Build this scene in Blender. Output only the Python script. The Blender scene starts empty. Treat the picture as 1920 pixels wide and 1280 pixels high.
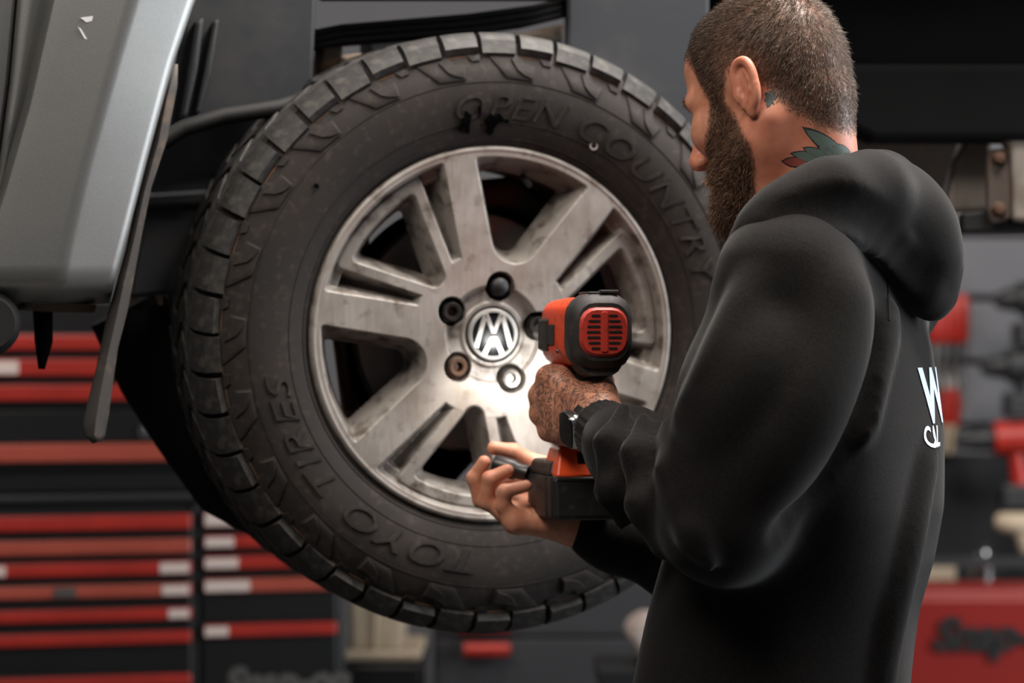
import bpy, math, random
import numpy as np
from mathutils import Vector, Matrix
from mathutils.bvhtree import BVHTree
random.seed(7); RNG = np.random.default_rng(7)
S = bpy.context.scene
COL = S.collection
PI = math.pi

# ------------------------------------------------------------------ camera
F = 5200.0                                   # focal length in pixels of the 1920x1280 frame
CZ = 1.40                                    # camera height
CY = -1.389                                  # camera stands this far back from the origin
cam_d = bpy.data.cameras.new('camera'); cam = bpy.data.objects.new('camera', cam_d)
COL.objects.link(cam); S.camera = cam
cam.location = (0, CY, CZ); cam.rotation_euler = (PI / 2, 0, 0)
cam_d.sensor_width = 36; cam_d.lens = F * 36 / 1920
cam_d.dof.use_dof = True; cam_d.dof.focus_distance = 1.66 - CY; cam_d.dof.aperture_fstop = 3.4
cam_d.clip_start = 0.05

# ------------------------------------------------------------------ world, lights, exposure
wd = bpy.data.worlds.new('world'); S.world = wd; wd.use_nodes = True
wd.node_tree.nodes['Background'].inputs[0].default_value = (0.80, 0.88, 1.0, 1)
wd.node_tree.nodes['Background'].inputs[1].default_value = 0.07
def area(name, loc, target, sx, sy, power, col):
    l = bpy.data.lights.new(name, 'AREA'); l.shape = 'RECTANGLE'; l.size = sx; l.size_y = sy
    l.energy = power; l.color = col
    o = bpy.data.objects.new(name, l); COL.objects.link(o); o.location = loc
    o.rotation_euler = (Vector(target) - Vector(loc)).to_track_quat('-Z', 'Y').to_euler()
    return o
area('bay_door_daylight', (3.3, 2.3, 1.9), (0.3, 2.0, 1.4), 2.2, 2.4, 150, (0.90, 0.95, 1.0))
area('ceiling_lamp_front', (-0.95, 0.35, 3.45), (-0.1, 2.0, 1.4), 1.8, 0.9, 68, (1.0, 0.91, 0.82))
area('ceiling_lamp_side', (0.75, 1.9, 3.45), (0.55, 1.8, 1.2), 1.5, 0.7, 165, (1.0, 0.93, 0.86))
area('ceiling_lamp_rear', (-0.8, 3.6, 3.45), (-0.8, 4.0, 0.9), 1.8, 0.4, 28, (1.0, 0.90, 0.82))
S.view_settings.view_transform = 'Standard'; S.view_settings.look = 'None'
S.view_settings.exposure = 0.0; S.view_settings.gamma = 1.0; S.view_settings.use_curve_mapping = False

# ------------------------------------------------------------------ helpers
def W(px, py, d):
    """point seen at pixel (px,py) of the 1920x1280 frame, at depth y = d"""
    return np.array([(px - 960) / F * (d - CY), d, CZ - (py - 640) / F * (d - CY)])
def lin(c):
    out = []
    for v in c[:3]:
        v = v / 255.0
        out.append(v / 12.92 if v <= 0.04045 else ((v + 0.055) / 1.055) ** 2.4)
    return (*out, 1.0)
class NT:
    def __init__(s, m): s.t = m.node_tree; s.n = s.t.nodes; s.l = s.t.links; s.b = s.n['Principled BSDF']
    def new(s, k, **kw):
        n = s.n.new(k)
        for a, v in kw.items(): setattr(n, a, v)
        return n
    def noise(s, scale, detail=4, co=None, rough=0.55, sc=(1, 1, 1)):
        tc = s.new('ShaderNodeTexCoord'); mp = s.new('ShaderNodeMapping'); mp.inputs['Scale'].default_value = sc
        s.l.new(tc.outputs['Object'], mp.inputs[0])
        n = s.new('ShaderNodeTexNoise'); n.inputs['Scale'].default_value = scale; n.inputs['Detail'].default_value = detail
        n.inputs['Roughness'].default_value = rough
        s.l.new(mp.outputs[0], n.inputs['Vector']); return n.outputs['Fac']
    def ramp(s, fac, stops):
        r = s.new('ShaderNodeValToRGB'); e = r.color_ramp.elements
        while len(e) < len(stops): e.new(0.5)
        for el, (p, c) in zip(e, stops):
            el.position = p; el.color = c if len(c) == 4 else lin(c)
        s.l.new(fac, r.inputs[0]); return r.outputs[0]
    def mix(s, fac, a, b):
        m = s.new('ShaderNodeMix', data_type='RGBA')
        for sock, v in ((m.inputs[0], fac), (m.inputs[6], a), (m.inputs[7], b)):
            if hasattr(v, 'is_output'): s.l.new(v, sock)
            else: sock.default_value = v if not isinstance(v, tuple) or len(v) == 4 else lin(v)
        return m.outputs[2]
    def math(s, op, a, b=None):
        m = s.new('ShaderNodeMath', operation=op)
        for sock, v in zip(m.inputs, (a, b)):
            if v is None: continue
            if hasattr(v, 'is_output'): s.l.new(v, sock)
            else: sock.default_value = v
        return m.outputs[0]
    def attr(s, name):
        a = s.new('ShaderNodeAttribute', attribute_name=name); return a
    def bump(s, h, strength=0.3, dist=0.002):
        b = s.new('ShaderNodeBump'); b.inputs['Strength'].default_value = strength; b.inputs['Distance'].default_value = dist
        s.l.new(h, b.inputs['Height']); s.l.new(b.outputs[0], s.b.inputs['Normal'])
    def set(s, k, v):
        if hasattr(v, 'is_output'): s.l.new(v, s.b.inputs[k])
        else: s.b.inputs[k].default_value = v
MATS = {}
def mat(name, rgb, rough=0.5, metal=0.0, var=0.0, vscale=30, bump=0.0, bscale=200, dirt=None, emit=0.0, **kw):
    m = bpy.data.materials.new(name); m.use_nodes = True; t = NT(m)
    c = lin(rgb)
    t.set('Base Color', c); t.set('Roughness', rough); t.set('Metallic', metal)
    col = None
    if var:
        n = t.noise(vscale)
        a = tuple(x * (1 - var) for x in c[:3]) + (1,); b = tuple(min(1, x * (1 + var)) for x in c[:3]) + (1,)
        col = t.ramp(n, [(0.3, a), (0.7, b)]); t.set('Base Color', col)
    if dirt:
        dc, amount, ds = dirt
        n = t.noise(ds, 6); f = t.ramp(n, [(0.62 - amount * 0.35, (0, 0, 0, 1)), (0.75, (1, 1, 1, 1))])
        t.set('Base Color', t.mix(f, col if col is not None else c, lin(dc)))
    if bump: t.bump(t.noise(bscale, 3), bump)
    if emit: t.set('Emission Color', c); t.set('Emission Strength', emit)
    for k, v in kw.items(): t.set(k.replace('_', ' ').title().replace('Ior', 'IOR'), v)
    MATS[name] = m; return m

class MB:
    """collects shapes for one mesh"""
    def __init__(s): s.v = []; s.f = []
    def add(s, v, f):
        o = len(s.v); s.v += [tuple(map(float, p)) for p in v]; s.f += [tuple(o + i for i in q) for q in f]; return s
    def box(s, c, d, R=None):
        c = np.array(c, float); h = np.array(d, float) / 2
        P = [np.array(k) * h for k in ((-1,-1,-1),(1,-1,-1),(1,1,-1),(-1,1,-1),(-1,-1,1),(1,-1,1),(1,1,1),(-1,1,1))]
        if R is not None: P = [R @ p for p in P]
        return s.add([c + p for p in P], [(0,3,2,1),(4,5,6,7),(0,1,5,4),(1,2,6,5),(2,3,7,6),(3,0,4,7)])
    def prism(s, poly, y0, y1, s1=1.0, c=(0, 0)):
        """poly in XZ, extruded along Y from y0 (front) to y1, scaled s1 about c at y1"""
        n = len(poly)
        a = [(x, y0, z) for x, z in poly]; b = [(c[0] + (x - c[0]) * s1, y1, c[1] + (z - c[1]) * s1) for x, z in poly]
        f = [tuple(range(n)), tuple(range(2 * n - 1, n - 1, -1))] + [(i, n + i, n + (i + 1) % n, (i + 1) % n) for i in range(n)]
        return s.add(a + b, f)
    def slab(s, pts, off):
        """closed outline of 3-D points thickened by the vector off"""
        n = len(pts); off = np.array(off)
        f = [tuple(range(n)), tuple(range(2 * n - 1, n - 1, -1))] + [(i, n + i, n + (i + 1) % n, (i + 1) % n) for i in range(n)]
        return s.add(list(pts) + [np.array(p) + off for p in pts], f)
    def lathe(s, prof, n=48, axis='y', c=(0, 0, 0), closed=False):
        v = []; f = []
        for r, y in prof:
            for k in range(n):
                a = 2 * PI * k / n
                p = (r * math.cos(a), y, r * math.sin(a)) if axis == 'y' else ((r * math.cos(a), r * math.sin(a), y) if axis == 'z' else (y, r * math.cos(a), r * math.sin(a)))
                v.append((p[0] + c[0], p[1] + c[1], p[2] + c[2]))
        m = len(prof)
        for i in range(m if closed else m - 1):
            j = (i + 1) % m
            for k in range(n): f.append((i * n + k, i * n + (k + 1) % n, j * n + (k + 1) % n, j * n + k))
        return s.add(v, f)
    def tube(s, path, r, n=12, cap=True):
        P = [np.array(p, float) for p in path]; m = len(P); rs = r if hasattr(r, '__len__') else [r] * m
        v = []; f = []; up = None
        for i in range(m):
            t = P[min(i + 1, m - 1)] - P[max(i - 1, 0)]; t /= np.linalg.norm(t) + 1e-12
            if up is None: up = np.array((0, 0, 1.)) if abs(t[2]) < .9 else np.array((1., 0, 0))
            a = np.cross(t, up); a /= np.linalg.norm(a); b = np.cross(a, t); up = b
            for k in range(n):
                q = 2 * PI * k / n; v.append(P[i] + rs[i] * (math.cos(q) * a + math.sin(q) * b))
        for i in range(m - 1):
            for k in range(n): f.append((i * n + k, i * n + (k + 1) % n, (i + 1) * n + (k + 1) % n, (i + 1) * n + k))
        if cap: f.append(tuple(range(n - 1, -1, -1))); f.append(tuple(range((m - 1) * n, m * n)))
        return s.add(v, f)
    def ball(s, c, r, n=16):
        r = r if hasattr(r, '__len__') else (r, r, r); v = []; f = []; h = n // 2
        for i in range(h + 1):
            a = PI * i / h
            for k in range(n):
                b = 2 * PI * k / n
                v.append((c[0] + r[0] * math.sin(a) * math.cos(b), c[1] + r[1] * math.sin(a) * math.sin(b), c[2] + r[2] * math.cos(a)))
        for i in range(h):
            for k in range(n): f.append((i * n + k, (i + 1) * n + k, (i + 1) * n + (k + 1) % n, i * n + (k + 1) % n))
        return s.add(v, f)
    def grid(s, rows):
        m = len(rows); n = len(rows[0])
        return s.add([p for r in rows for p in r], [(i * n + k, i * n + k + 1, (i + 1) * n + k + 1, (i + 1) * n + k) for i in range(m - 1) for k in range(n - 1)])
    def mesh(s, name):
        me = bpy.data.meshes.new(name); me.from_pydata(s.v, [], s.f); me.validate(); me.update(); return me

def pmat(o):
    m = o.matrix_basis.copy()
    return (pmat(o.parent) @ o.matrix_parent_inverse @ m) if o.parent else m
def put(name, me, m, parent=None, world=True, smooth=False, bevel=0, bseg=2, solid=0, angle=40):
    if isinstance(me, MB): me = me.mesh(name)
    if m is not None and not me.materials: me.materials.append(MATS[m] if isinstance(m, str) else m)
    o = bpy.data.objects.new(name, me); COL.objects.link(o)
    if parent is not None:
        o.parent = parent
        if world: o.matrix_parent_inverse = pmat(parent).inverted()
    if smooth:
        me.polygons.foreach_set('use_smooth', np.ones(len(me.polygons), bool))
        if angle: me.set_sharp_from_angle(angle=math.radians(angle))
    if solid:
        k = o.modifiers.new('thick', 'SOLIDIFY'); k.thickness = abs(solid); k.offset = -1 if solid > 0 else 1
    if bevel:
        k = o.modifiers.new('bevel', 'BEVEL'); k.width = bevel; k.segments = bseg; k.limit_method = 'ANGLE'; k.angle_limit = 0.6
        k.harden_normals = False
    return o
def copy(o, parent, **props):
    c = o.copy(); COL.objects.link(c); c.parent = parent
    return c
def tag(o, label, cat, group=None):
    o['label'] = label; o['category'] = cat
    if group: o['group'] = group
    return o
def struct(o): o['kind'] = 'structure'; return o
def thing(name, loc, label, cat, group=None, rz=0, rx=0):
    o = bpy.data.objects.new(name, None); COL.objects.link(o); o.empty_display_size = 0.05
    o.location = loc; o.rotation_euler = (rx, 0, rz); return tag(o, label, cat, group)
def rrect(w, h, r, n=5, cx=0, cz=0):
    P = []
    for sx, sz, a0 in ((1, 1, 0), (-1, 1, 90), (-1, -1, 180), (1, -1, 270)):
        for i in range(n + 1):
            a = math.radians(a0 + 90 * i / n)
            P.append((cx + sx * (w / 2 - r) + r * math.cos(a), cz + sz * (h / 2 - r) + r * math.sin(a)))
    return P
def text_mesh(body, size, extrude=0.0, offset=0.0, shear=0.0, align='LEFT', space=1.0):
    c = bpy.data.curves.new('lettering', 'FONT'); c.body = body; c.size = size; c.extrude = extrude; c.offset = offset
    c.shear = shear; c.align_x = align; c.resolution_u = 4; c.space_character = space
    o = bpy.data.objects.new('lettering', c); COL.objects.link(o)
    me = bpy.data.meshes.new_from_object(o.evaluated_get(bpy.context.evaluated_depsgraph_get()))
    bpy.data.objects.remove(o); bpy.data.curves.remove(c); me.materials.clear(); return me
def verts(me):
    a = np.empty(len(me.vertices) * 3); me.vertices.foreach_get('co', a); return a.reshape(-1, 3)
def setverts(me, a): me.vertices.foreach_set('co', np.ascontiguousarray(a, float).ravel()); me.update()
def fattr(me, name, vals):
    a = me.attributes.new(name, 'FLOAT', 'POINT'); a.data.foreach_set('value', np.ascontiguousarray(vals, np.float32))
def np_mesh(name, V, Q):
    """mesh from numpy arrays: V (n,3), Q (m,4 or 3)"""
    me = bpy.data.meshes.new(name); k = Q.shape[1]
    me.vertices.add(len(V)); me.vertices.foreach_set('co', np.ascontiguousarray(V, np.float32).ravel())
    me.loops.add(Q.size); me.loops.foreach_set('vertex_index', np.ascontiguousarray(Q, np.int32).ravel())
    me.polygons.add(len(Q)); me.polygons.foreach_set('loop_start', np.arange(0, Q.size, k, dtype=np.int32))
    me.polygons.foreach_set('use_smooth', np.ones(len(Q), bool))
    me.update(calc_edges=True); me.validate(); return me
def sstep(a, b, x):
    t = np.clip((x - a) / (b - a), 0, 1); return t * t * (3 - 2 * t)

# ---- implicit surfaces: a field sampled on a grid, meshed with surface nets
class Field:
    def __init__(s, lo, hi, vox):
        s.lo = np.array(lo, float); s.vox = vox
        n = np.ceil((np.array(hi) - s.lo) / vox).astype(int) + 1
        ax = [(s.lo[i] + vox * np.arange(n[i])).astype(np.float32) for i in range(3)]
        s.X, s.Y, s.Z = np.meshgrid(*ax, indexing='ij'); s.d = np.full(s.X.shape, 9.0, np.float32)
    def cone(s, a, b, ra, rb, k=0.01, op='u', sq=None):
        a = np.array(a, float); b = np.array(b, float); ab = b - a; L = float(ab @ ab) + 1e-12
        t = np.clip(((s.X - a[0]) * ab[0] + (s.Y - a[1]) * ab[1] + (s.Z - a[2]) * ab[2]) / L, 0, 1).astype(np.float32)
        d = np.sqrt((s.X - a[0] - t * ab[0]) ** 2 + (s.Y - a[1] - t * ab[1]) ** 2 + (s.Z - a[2] - t * ab[2]) ** 2) - (ra + (rb - ra) * t)
        return s.put(d.astype(np.float32), k, op)
    def chain(s, pts, k=0.01, op='u'):
        for (a, ra), (b, rb) in zip(pts[:-1], pts[1:]): s.cone(a, b, ra, rb, k, op)
        return s
    def ell(s, c, r, R=None, k=0.01, op='u'):
        """ellipsoid; R rows are its axes"""
        c = np.array(c, float); r = np.array(r, float); R = np.eye(3) if R is None else np.array(R, float)
        q = 0; g = 0
        for i in range(3):
            u = ((s.X - c[0]) * R[i][0] + (s.Y - c[1]) * R[i][1] + (s.Z - c[2]) * R[i][2]).astype(np.float32)
            q = q + (u / r[i]) ** 2; g = g + (u / r[i] ** 2) ** 2
        q = np.sqrt(q); d = q * (q - 1) / (np.sqrt(g) + 1e-6)
        return s.put(d.astype(np.float32), k, op)
    def put(s, d, k, op='u'):
        if op == 'u':
            h = np.maximum(k - np.abs(s.d - d), 0) / k; s.d = np.minimum(s.d, d) - h * h * k * 0.25
        elif op == 's':
            d = -d; h = np.maximum(k - np.abs(s.d - d), 0) / k; s.d = np.maximum(s.d, d) + h * h * k * 0.25
        elif op == 'i':
            h = np.maximum(k - np.abs(s.d - d), 0) / k; s.d = np.maximum(s.d, d) + h * h * k * 0.25
        return s
    def surf(s, px, py, y0=1.36):
        """depth at which the pixel ray first enters the solid (None if it misses)"""
        y = np.arange(y0, s.lo[1] + s.vox * (s.d.shape[1] - 1), s.vox * .5)
        P = np.stack([(px - 960) / F * (y - CY), y, CZ - (py - 640) / F * (y - CY)], 1)
        I = np.rint((P - s.lo) / s.vox).astype(int); ok = ((I >= 0) & (I < np.array(s.d.shape))).all(1)
        v = np.where(ok, s.d[tuple(np.clip(I, 0, np.array(s.d.shape) - 1).T)], 9); k = np.argmax(v < 0)
        return float(y[k]) if v[k] < 0 else None
    def ridge(s, pts, r, h, k=.022, op='u'):
        """a cloth fold: ridge (op u) or valley (op s) of height h drawn on the surface along pixel points"""
        C = []; pts = np.array(pts, float); L = np.concatenate([[0], np.cumsum(np.hypot(*np.diff(pts, axis=0).T))])
        n = max(5, int(L[-1] / 28)); u = np.linspace(0, L[-1], n); xs, ys = np.interp(u, L, pts[:, 0]), np.interp(u, L, pts[:, 1])
        hit = [(x, y, s.surf(x, y)) for x, y in zip(xs, ys)]; hit = [q for q in hit if q[2] is not None]
        z = np.array([q[2] for q in hit])
        for _ in range(4): z = np.concatenate([z[:1], (z[:-2] + 2 * z[1:-1] + z[2:]) / 4, z[-1:]]) if len(z) > 2 else z
        for i, (x, y, _) in enumerate(hit):
            e = math.sin(PI * (i + .6) / (len(hit) + .2)) ** .6
            C.append((W(x, y, z[i] + (r - h * e if op == 'u' else -(r - h * e))), r))
        if len(C) > 1: s.chain(C, k, op)
    def nets(s):
        d = s.d; ins = d < 0
        n = d.shape
        cnt = np.zeros((n[0]-1, n[1]-1, n[2]-1), np.int8); acc = np.zeros(cnt.shape + (3,), np.float32)
        sl = lambda o: tuple(slice(o[i], n[i] - 1 + o[i]) for i in range(3))
        corners = [(i, j, k) for i in (0, 1) for j in (0, 1) for k in (0, 1)]
        anyc = np.zeros(cnt.shape, bool); allc = np.ones(cnt.shape, bool)
        for c in corners: anyc |= ins[sl(c)]; allc &= ins[sl(c)]
        act = anyc & ~allc
        I = np.argwhere(act)
        acc = np.zeros((len(I), 3)); num = np.zeros(len(I))
        for c in corners:
            for ax in range(3):
                if c[ax]: continue
                e = list(c); e[ax] = 1
                a = d[I[:,0]+c[0], I[:,1]+c[1], I[:,2]+c[2]]; b = d[I[:,0]+e[0], I[:,1]+e[1], I[:,2]+e[2]]
                x = (a < 0) != (b < 0); t = np.where(x, a / np.where(x, a - b, 1), 0)
                p = np.tile(np.array(c, float), (len(I), 1)); p[:, ax] += t
                acc += p * x[:, None]; num += x
        V = (I + acc / num[:, None]) * s.vox + s.lo
        idx = np.full(act.shape, -1, np.int64); idx[tuple(I.T)] = np.arange(len(I))
        Q = []
        for ax in range(3):
            b1, b2 = (ax + 1) % 3, (ax + 2) % 3
            lo = [slice(None)] * 3; hi = [slice(None)] * 3
            lo[ax] = slice(0, n[ax]-1); hi[ax] = slice(1, n[ax])
            A = ins[tuple(lo)]; B = ins[tuple(hi)]
            E = np.argwhere(A != B)
            ok = (E[:, b1] > 0) & (E[:, b2] > 0) & (E[:, b1] < n[b1]-1) & (E[:, b2] < n[b2]-1); E = E[ok]
            flip = A[tuple(E.T)]
            def cell(o1, o2):
                c = E.copy(); c[:, b1] -= o1; c[:, b2] -= o2; return idx[tuple(c.T)]
            q = np.stack([cell(1, 1), cell(0, 1), cell(0, 0), cell(1, 0)], 1)
            q[~flip] = q[~flip][:, ::-1]; Q.append(q)
        Q = np.concatenate(Q); Q = Q[(Q >= 0).all(1)]
        return V, Q
def smooth_pts(V, Q, it=2, lam=0.5):
    """a few Laplacian steps"""
    e = np.concatenate([Q[:, [i, (i + 1) % Q.shape[1]]] for i in range(Q.shape[1])])
    for _ in range(it):
        acc = np.zeros_like(V); num = np.zeros(len(V))
        for a, b in ((0, 1), (1, 0)):
            for c in range(3): acc[:, c] += np.bincount(e[:, a], V[e[:, b], c], len(V))
            num += np.bincount(e[:, a], minlength=len(V))
        V = V + lam * (acc / np.maximum(num, 1)[:, None] - V)
    return V

# ------------------------------------------------------------------ materials
mat('floor', (70, 68, 66), 0.45, var=0.2, vscale=4)
mat('wall_dark', (72, 72, 75), 0.8, var=0.1, vscale=3)
mat('unit_grey', (50, 50, 53), 0.6, var=0.1, vscale=5)
mat('wall_slat', (88, 87, 90), 0.6, var=0.08, vscale=5)
mat('ceiling', (90, 88, 86), 0.9)
mat('black_paint', (17, 17, 18), 0.38, var=0.15, vscale=8)
mat('black_plastic', (30, 31, 33), 0.55, bump=0.15, bscale=300)
mat('red_trim', (158, 38, 28), 0.4, var=0.15, vscale=9)
mat('red_pale', (160, 74, 60), 0.3, var=0.1, vscale=9)
mat('red_paint', (126, 26, 21), 0.4, var=0.05, vscale=5)
mat('paper_label', (205, 188, 180), 0.6)
mat('chrome', (190, 188, 186), 0.22, 1.0)
mat('steel', (150, 146, 142), 0.38, 1.0, var=0.2, vscale=60)
mat('dark_steel', (74, 72, 72), 0.4, 0.9, var=0.25, vscale=70)
mat('rusty_steel', (84, 70, 60), 0.75, 0.3, dirt=((92, 56, 34), 0.5, 25))
mat('cast_beige', (150, 130, 112), 0.75, 0.1, dirt=((70, 56, 44), 0.5, 30))
mat('beige', (168, 152, 130), 0.7, var=0.12, vscale=14)
mat('underbody', (9, 9, 10), 0.9, var=0.2, vscale=12, Specular_Ior_Level=0.15)
mat('liner', (34, 37, 42), 0.62, dirt=((56, 54, 54), 0.35, 9), bump=0.1, bscale=80)
mat('frame_grey', (132, 124, 116), 0.6, 0.15, dirt=((90, 76, 64), 0.4, 14))
mat('frame_brown', (78, 68, 62), 0.7, 0.1, dirt=((104, 74, 50), 0.35, 40))
mat('rubber_strip', (62, 58, 56), 0.75, dirt=((110, 92, 76), 0.3, 35))
mat('brake_disc', (150, 138, 132), 0.5, 0.3, var=0.15, vscale=40)
mat('rubber_seal', (8, 8, 9), 0.7)
mat('tool_red', (228, 74, 38), 0.42, dirt=((96, 40, 26), 0.25, 70), bump=0.05)
mat('tool_grille', (190, 56, 42), 0.5, dirt=((110, 46, 36), 0.2, 80))
mat('tool_rubber', (42, 39, 38), 0.65, dirt=((74, 66, 60), 0.3, 60), bump=0.1)
mat('tool_black', (30, 29, 29), 0.5, dirt=((58, 54, 52), 0.25, 80))
mat('tool_orange', (238, 84, 40), 0.35, var=0.05)
mat('lamp', (255, 250, 240), 0.5, emit=8)
mat('print_white', (226, 236, 246), 0.7)
mat('print_blue', (196, 216, 238), 0.7)
mat('watch_black', (10, 10, 11), 0.12)
mat('strap_black', (22, 22, 22), 0.6)
mat('tattoo_grey', (58, 72, 74), 0.6)
mat('tattoo_teal', (84, 98, 92), 0.6)
mat('tattoo_red', (132, 62, 54), 0.6)
mat('tattoo_line', (40, 44, 48), 0.6)
mat('trouser', (26, 26, 30), 0.9)
mat('cap_dark', (30, 34, 38), 0.25, 0.3)
mat('scuff', (206, 208, 206), 0.5)
mat('black_mark', (3, 3, 3), 0.9, Specular_Ior_Level=0.05)
mat('ring_mark', (150, 142, 138), 0.7)
# car paint
m = mat('car_paint', (142, 144, 144), 0.40, 0.85, Coat_Weight=0.25, Coat_Roughness=0.2); t = NT(m)
n = t.noise(900, 1); t.set('Base Color', t.ramp(n, [(0.35, (136, 137, 136)), (0.65, (150, 150, 148))]))
# tyre rubber
m = mat('tyre_rubber', (42, 38, 36), 0.85); t = NT(m)
n1 = t.noise(14, 5); n2 = t.noise(90, 4)
c1 = t.ramp(n1, [(0.3, (26, 22, 20)), (0.7, (40, 33, 29))])
f = t.ramp(n2, [(0.55, (0, 0, 0, 1)), (0.85, (1, 1, 1, 1))]); t.set('Base Color', t.mix(f, c1, (66, 58, 52)))
t.bump(t.noise(500, 2), 0.12, 0.001)
mat('tyre_tread', (28, 26, 25), 0.65, dirt=((72, 68, 62), 0.35, 60), bump=0.2, bscale=160)
mat('tyre_line', (104, 72, 48), 0.8, dirt=((48, 40, 36), 0.6, 30))
# rim: machined faces and painted, dusty pockets (mask stored on the mesh)
m = mat('rim_alloy', (190, 186, 180), 0.4, 0.5); t = NT(m)
fa = t.attr('machined').outputs['Fac']
n1 = t.noise(9, 6); n2 = t.noise(45, 6); n3 = t.noise(220, 3, sc=(1, 1, 0.15))
mach = t.mix(t.ramp(n1, [(0.42, (0, 0, 0, 1)), (0.72, (1, 1, 1, 1))]), (188, 182, 176), (138, 126, 114))
mach = t.mix(t.ramp(n2, [(0.56, (0, 0, 0, 1)), (0.78, (0.85, 0.85, 0.85, 1))]), mach, (108, 92, 80))
pock = t.mix(t.ramp(n2, [(0.47, (0, 0, 0, 1)), (0.70, (1, 1, 1, 1))]), (142, 136, 130), (72, 60, 52))
t.set('Base Color', t.mix(fa, pock, mach))
rr = t.ramp(n3, [(0.3, (0.36,) * 3 + (1,)), (0.7, (0.52,) * 3 + (1,))]); t.set('Roughness', rr)
t.set('Metallic', t.math('ADD', t.math('MULTIPLY', fa, 0.25), 0.2))
t.bump(n3, 0.06, 0.0008)
# skin
m = mat('skin', (206, 142, 112), 0.48); t = NT(m)
n = t.noise(60, 4); n2 = t.noise(420, 3)
sk = t.ramp(n, [(0.3, (186, 118, 92)), (0.7, (214, 152, 122))])
sk = t.mix(t.math('MULTIPLY', t.attr('flush').outputs['Fac'], 0.7), sk, (196, 112, 88))
sk = t.mix(t.attr('stubble').outputs['Fac'], sk, (80, 60, 48))
wv = t.new('ShaderNodeTexNoise'); wv.inputs['Scale'].default_value = 62; wv.inputs['Distortion'].default_value = 2.2
wv.inputs['Detail'].default_value = 3
tc = t.new('ShaderNodeTexCoord'); t.l.new(tc.outputs['Object'], wv.inputs['Vector'])
ink = t.ramp(wv.outputs['Fac'], [(0.44, (0, 0, 0, 1)), (0.48, (1, 1, 1, 1)), (0.53, (.9, .9, .9, 1)), (0.56, (.15, .15, .15, 1)), (0.62, (.1, .1, .1, 1)), (0.64, (1, 1, 1, 1))])
ink = t.math('MULTIPLY', t.math('MULTIPLY', ink, t.attr('ink').outputs['Fac']), 0.8)
t.set('Base Color', t.mix(ink, sk, (52, 50, 50)))
t.set('Subsurface Weight', 0.12); t.b.inputs['Subsurface Radius'].default_value = (0.006, 0.0025, 0.0015); t.b.inputs['Subsurface Scale'].default_value = 1.0
t.bump(n2, 0.12, 0.0008)
# hair: tint stored per strand
m = mat('hair', (70, 54, 44), 0.42); t = NT(m)
t.set('Base Color', t.ramp(t.attr('tint').outputs['Fac'], [(0.0, (44, 34, 28)), (0.5, (96, 78, 64)), (0.85, (146, 124, 106)), (1.0, (206, 190, 174))]))
m = mat('beard_hair', (70, 48, 36), 0.42); t = NT(m)
t.set('Base Color', t.ramp(t.attr('tint').outputs['Fac'], [(0.0, (56, 40, 31)), (0.5, (116, 84, 63)), (0.85, (172, 132, 100)), (1.0, (222, 190, 156))]))
# hoodie cotton
m = mat('cotton_black', (22, 21, 21), 0.95, Sheen_Weight=0.10, Sheen_Roughness=0.4); t = NT(m)
n = t.noise(900, 3); n2 = t.noise(420, 3)
t.set('Base Color', t.ramp(n2, [(0.25, (18, 16, 16)), (0.75, (32, 30, 29))])); t.bump(n, 0.35, 0.0012)
t.b.inputs['Specular IOR Level'].default_value = 0.1

# ------------------------------------------------------------------ the setting
struct(put('floor', MB().box((0, 1.4, -0.05), (7.2, 8.4, 0.1)), 'floor'))
struct(put('ceiling', MB().box((0, 1.4, 3.65), (7.2, 8.4, 0.1)), 'ceiling'))
struct(put('wall_back', MB().box((0, 5.05, 1.8), (7.2, 0.1, 3.6)), 'wall_dark'))
struct(put('wall_left', MB().box((-3.55, 1.4, 1.8), (0.1, 7.2, 3.6)), 'wall_dark'))
# the right wall has the wide bay opening where daylight comes in
wr = struct(put('wall_right', MB().box((3.55, 4.2, 1.8), (0.1, 1.6, 3.6)).box((3.55, -0.6, 1.8), (0.1, 3.2, 3.6)).box((3.55, 2.2, 3.3), (0.1, 2.4, 0.6)), 'wall_dark'))

# ------------------------------------------------------------------ wheel
# local frame: X right, Z up, -Y is the outer face; RW = rim lip radius
RW = 0.2354
YAW = math.radians(17); TILT = math.radians(2.5)
HUB = W(925, 627, 2.05)
NRM = np.array([math.sin(YAW), -math.cos(YAW), 0.0])         # outward normal of the wheel and of the car's flank
wheel = thing('wheel', HUB, 'dusty six-spoke alloy wheel with chunky all-terrain tyre hanging on the raised car', 'wheel', rz=YAW, rx=TILT)
SW_R = np.array([0.2300, 0.2380, 0.2480, 0.2650, 0.2850, 0.3050, 0.3250, 0.3420, 0.3540, 0.3610, 0.3635])
SW_Y = np.array([0.0060, -0.0010, -0.0080, -0.0150, -0.0195, -0.0205, -0.0170, -0.0090, 0.0020, 0.0120, 0.0220])
def sw_y(r): return np.interp(r, SW_R, SW_Y)
prof = list(zip(SW_R, SW_Y)) + [(0.3645, 0.06), (0.3655, 0.118)]
prof += [(r, 0.236 - y) for r, y in prof[-2::-1]] + [(0.222, 0.20), (0.222, 0.03)]
# the tyre's outer diameter
tyre = put('tyre', MB().lathe(prof, 160, closed=True), 'tyre_rubber', wheel, False, smooth=True, angle=50)
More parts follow.
